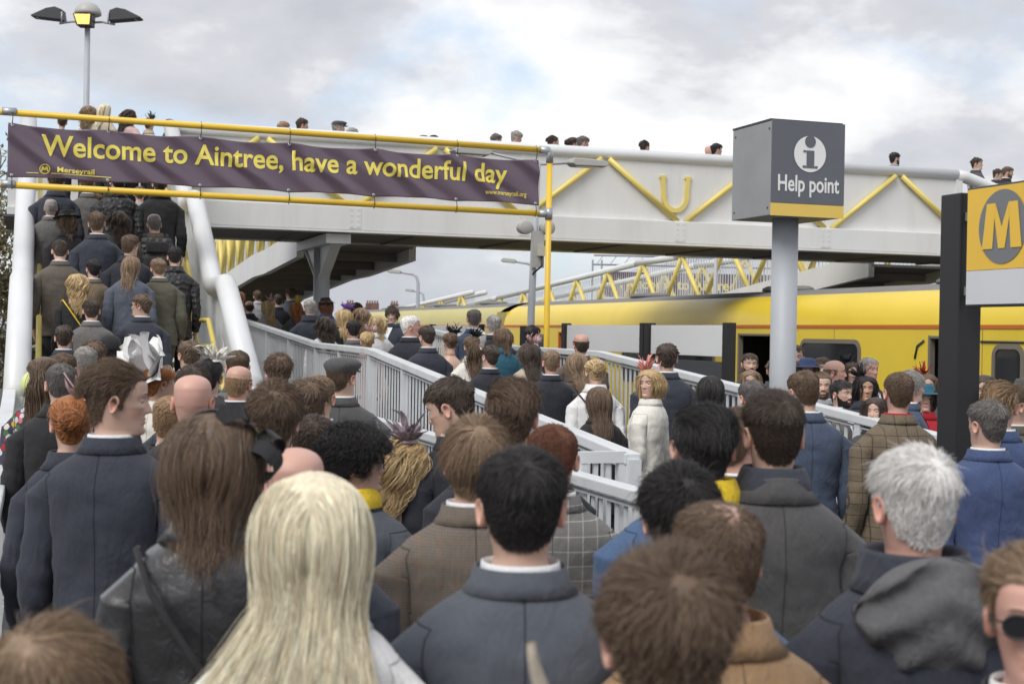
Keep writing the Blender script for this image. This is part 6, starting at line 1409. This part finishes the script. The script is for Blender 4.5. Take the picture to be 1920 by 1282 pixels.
 (-3.830,14.198,1.088,1.773,18,'man in black coat glancing right on the stairs',dict(hair='crop', hc='brown', top='coat', tc='darknavy', lean=0.1, hy=-35, lod=2)),
 (-4.382,13.753,1.088,1.685,18,'man in brown herringbone jacket on the stairs with bowed head',dict(hair='crop', hc='darkbrown', tc='tweed', pat='tweed', lean=0.1, hp=16, leg='step', tr='black', lod=2)),
 (-3.991,13.523,1.088,1.484,18,'dark haired man in tan suit on the stairs',dict(hair='short', hc='black', tc='tan', lean=0.1, tr='tan', lod=2)),
 (-3.977,13.001,0.933,1.484,18,'blonde woman in black with gold bag strap on the stairs',dict(sex='f', hair='longwavy', hc='blond', top='coat', tc='black', acc=('strap',), lean=0.1, lod=2)),
 (-3.617,13.436,1.088,1.523,18,'long haired man in blue grey suit on the stairs',dict(hair='long', hc='lightbrown', tc='bluegrey', lean=0.1, lod=2)),
 (-3.420,13.765,1.088,1.517,18,'man in olive green suit on the stairs',dict(hair='short', hc='lightbrown', tc='olive', lean=0.1, tr='olive', leg='step', lod=2)),
 (-3.409,14.343,1.088,1.671,18,'man in black quilted jacket by the yellow handrail',dict(hair='short', hc='black', top='coat', tc='black', pat='quilt', lean=0.1, leg='step', tr='black', lod=2)),
 (-3.658,12.367,0.622,1.549,18,'man in light grey suit low on the stairs',dict(hair='short', hc='darkbrown', tc='grey', lean=0.1, tr='grey', hp=8, lod=2)),
 (-3.311,12.725,0.622,1.606,18,'man in navy suit and glasses turning left on the stairs',dict(hair='short', hc='brown', tc='navy', lean=0.05, hy=62, face=True, acc=('glasses',), lod=2)),
 (-3.748,11.893,0.311,1.630,18,'man in navy suit on the lowest stair',dict(hair='short', hc='darkbrown', tc='navy', lean=0.05, lod=2)),
 (-3.318,11.227,0.000,1.821,18,'brown tousled head below the light grey suit',dict(hair='tousled', hc='brown', tc='charcoal', lod=2)),
 (-3.257,11.564,0.000,1.866,18,'person in black knitted hat at the stair foot',dict(hair='crop', hc='black', top='coat', tc='black', acc=('beanie',), lod=2)),
 (-4.999,15.505,1.865,1.750,18,'man in long navy coat partly behind the banner',dict(hair='short', hc='darkbrown', top='coat', tc='navy', lean=0.1, lod=2)),
 (-4.698,15.669,1.865,1.750,18,'man in grey suit partly behind the banner',dict(hair='short', hc='brown', tc='grey', lean=0.1, lod=2)),
 (-4.348,15.575,1.865,1.769,18,'man in padded black jacket partly behind the banner',dict(hair='short', hc='black', top='coat', tc='black', pat='quilt', lean=0.1, lod=2)),
 (-3.915,15.719,1.865,1.770,18,'man in black anorak by the top of the right stair rail',dict(hair='short', hc='darkbrown', top='hood', tc='black', lean=0.1, lod=2)),
 (-6.503,20.390,3.420,1.521,30,'woman in pink top on the bridge behind the left tube',dict(sex='f', hair='updo', hc='darkbrown', top='plain', tc='pink', lod=2)),
 (-6.029,20.127,3.420,1.632,-20,'woman with windblown light brown hair on the bridge landing',dict(sex='f', hair='longwavy', hc='lightbrown', top='plain', tc='white', lod=2)),
 (-5.775,20.001,3.420,1.639,-25,'blonde woman in beige on the bridge landing',dict(sex='f', hair='long', hc='paleblond', top='coat', tc='beige', hy=-20, lod=2)),
 (-5.563,20.494,3.420,1.646,-40,'woman with dark windblown hair on the bridge landing',dict(sex='f', hair='longwavy', hc='darkbrown', top='plain', tc='pink', hy=-20, lod=2)),
 (-5.249,20.388,3.420,1.512,-40,'woman in pale blue net fascinator on the bridge',dict(sex='f', hair='updo', hc='brown', top='coat', tc='beige', acc=('fas_bluegrey',), lod=2)),
 (-5.210,21.455,3.420,1.650,-71,'brown haired head just above the bridge tube end',dict(hair='short', hc='brown', tc='charcoal', lod=2)),
 (-3.521,21.598,3.420,1.668,-71,'grey brown haired man leading a pair across the bridge',dict(hair='short', hc='sandy', tc='navy', face=True, skin='pink', lod=2)),
 (-3.207,21.387,3.420,1.690,-71,'dark haired man in dark coat crossing the bridge above the banner',dict(hair='short', hc='darkbrown', top='coat', tc='black', face=True, skin='pink', lod=2)),
 (-2.683,21.562,3.420,1.685,-71,'man in grey cap and dark coat crossing the bridge',dict(hair='short', hc='grey', top='coat', tc='black', face=True, acc=('cap',), lod=2)),
 (-2.549,22.239,3.420,1.681,-71,'grey haired man following the grey cap',dict(hair='short', hc='grey', tc='grey', face=True, skin='pink', lod=2)),
 (-1.435,22.296,3.420,1.599,-71,'auburn woman crossing the bridge above the banner text',dict(sex='f', hair='bob', hc='auburn', top='coat', tc='black', face=True, lod=2)),
 (-1.297,22.658,3.420,1.646,-71,'person in dark round hat on the bridge',dict(hair='crop', hc='brown', tc='grey', acc=('beanie',), face=True, lod=2)),
 (-1.119,23.034,3.420,1.658,-71,'top of a dark head behind the dark round hat',dict(hair='short', hc='black', tc='black', lod=2)),
 (-0.303,22.569,3.420,1.675,-71,'greying man in black collar crossing the bridge',dict(hair='short', hc='darkgrey', top='coat', tc='black', face=True, skin='pink', lod=2)),
 (-0.008,22.351,3.420,1.703,-71,'older man in brown suit looking down on the bridge',dict(hair='short', hc='grey', tc='brown', face=True, hp=14, skin='pink', lod=2)),
 (0.607,22.768,3.420,1.679,-71,'young man in pale suit crossing the bridge',dict(hair='quiff', hc='darkbrown', tc='lightgrey', face=True, lod=2)),
 (0.953,23.516,3.420,1.777,-71,'woman with dark pinned hair crossing the bridge',dict(sex='f', hair='updo', hc='darkbrown', top='coat', tc='black', face=True, lod=2)),
 (1.070,22.817,3.420,1.700,-71,'grey dark haired man in charcoal suit crossing the bridge',dict(hair='short', hc='darkgrey', tc='charcoal', face=True, hp=8, skin='pink', lod=2)),
 (2.131,23.383,3.420,1.712,-71,'solitary dark quiffed man above the horseshoe',dict(hair='quiff', hc='darkbrown', tc='charcoal', face=True, hy=20, lod=2)),
 (3.304,24.197,3.420,1.770,-71,'bald man beside the help point cube on the bridge',dict(hair='bald', hc='grey', tc='charcoal', skin='pink', lod=2)),
 (3.349,23.685,3.420,1.736,-71,'dark haired man cut off by the help point cube',dict(hair='short', hc='black', tc='darknavy', face=True, lod=2)),
 (6.605,24.773,3.420,1.782,-71,'bearded man in blue jacket on the right of the bridge',dict(hair='short', hc='black', tc='midblue', face=True, beard='full', lod=2)),
 (8.133,25.074,3.420,1.753,-95,'man in grey suit and dark tie at the bridge end',dict(hair='short', hc='darkbrown', tc='charcoal', face=True, acc=('tie',), hy=-20, lod=2)),
 (8.651,25.563,3.420,1.625,-110,'dark haired man in navy jacket and grey jumper at the bridge end',dict(hair='short', hc='darkbrown', tc='navy', face=True, hp=12, shirt='lightgrey', lod=2)),
 (9.102,26.346,3.420,1.763,-100,'bearded man in black coat and white shirt at the bridge end',dict(hair='fade', hc='brown', tc='black', face=True, beard='short', hp=8, lod=2)),
]
for (X_,Y_,Z_,H_,yaw_,lab_,kw_) in CROWD: person(X_,Y_,Z_,H_,yaw_,lab_,**kw_)
# ------------------------------------------------------------------ a backpack carried on the stairs
for o_ in list(bpy.data.objects):
    if o_.get('label','').startswith('balding man in brown jacket carrying'):
        bp_ = thing('backpack', 'black backpack on the back of the man in brown on the stairs', 'backpack', o_.location, o_.rotation_euler.z)
        def soft(x0,x1,y0,y1,z0,z1): return MB().box(x0,x1,y0,y1,z0,z1)
        for nm_, q_ in (('main_bag',(-.16,.16,-.30,-.15,1.02,1.46)),('front_pocket',(-.13,.13,-.355,-.297,1.05,1.26)),('top_pocket',(-.11,.11,-.34,-.297,1.30,1.42))):
            b2 = soft(*q_).build(nm_, cloth('black','quilt') if nm_ == 'main_bag' else cloth('black'), bp_, True); b2.location.y = .05; md_ = b2.modifiers.new('round','BEVEL'); md_.width = .035; md_.segments = 4
        for s_ in (-1,1): MB().tube([(s_*.10,-.10,1.44),(s_*.115,-.02,1.50),(s_*.12,.10,1.44),(s_*.14,.14,1.25)],.018,8).build('strap', cloth('black'), bp_, True)
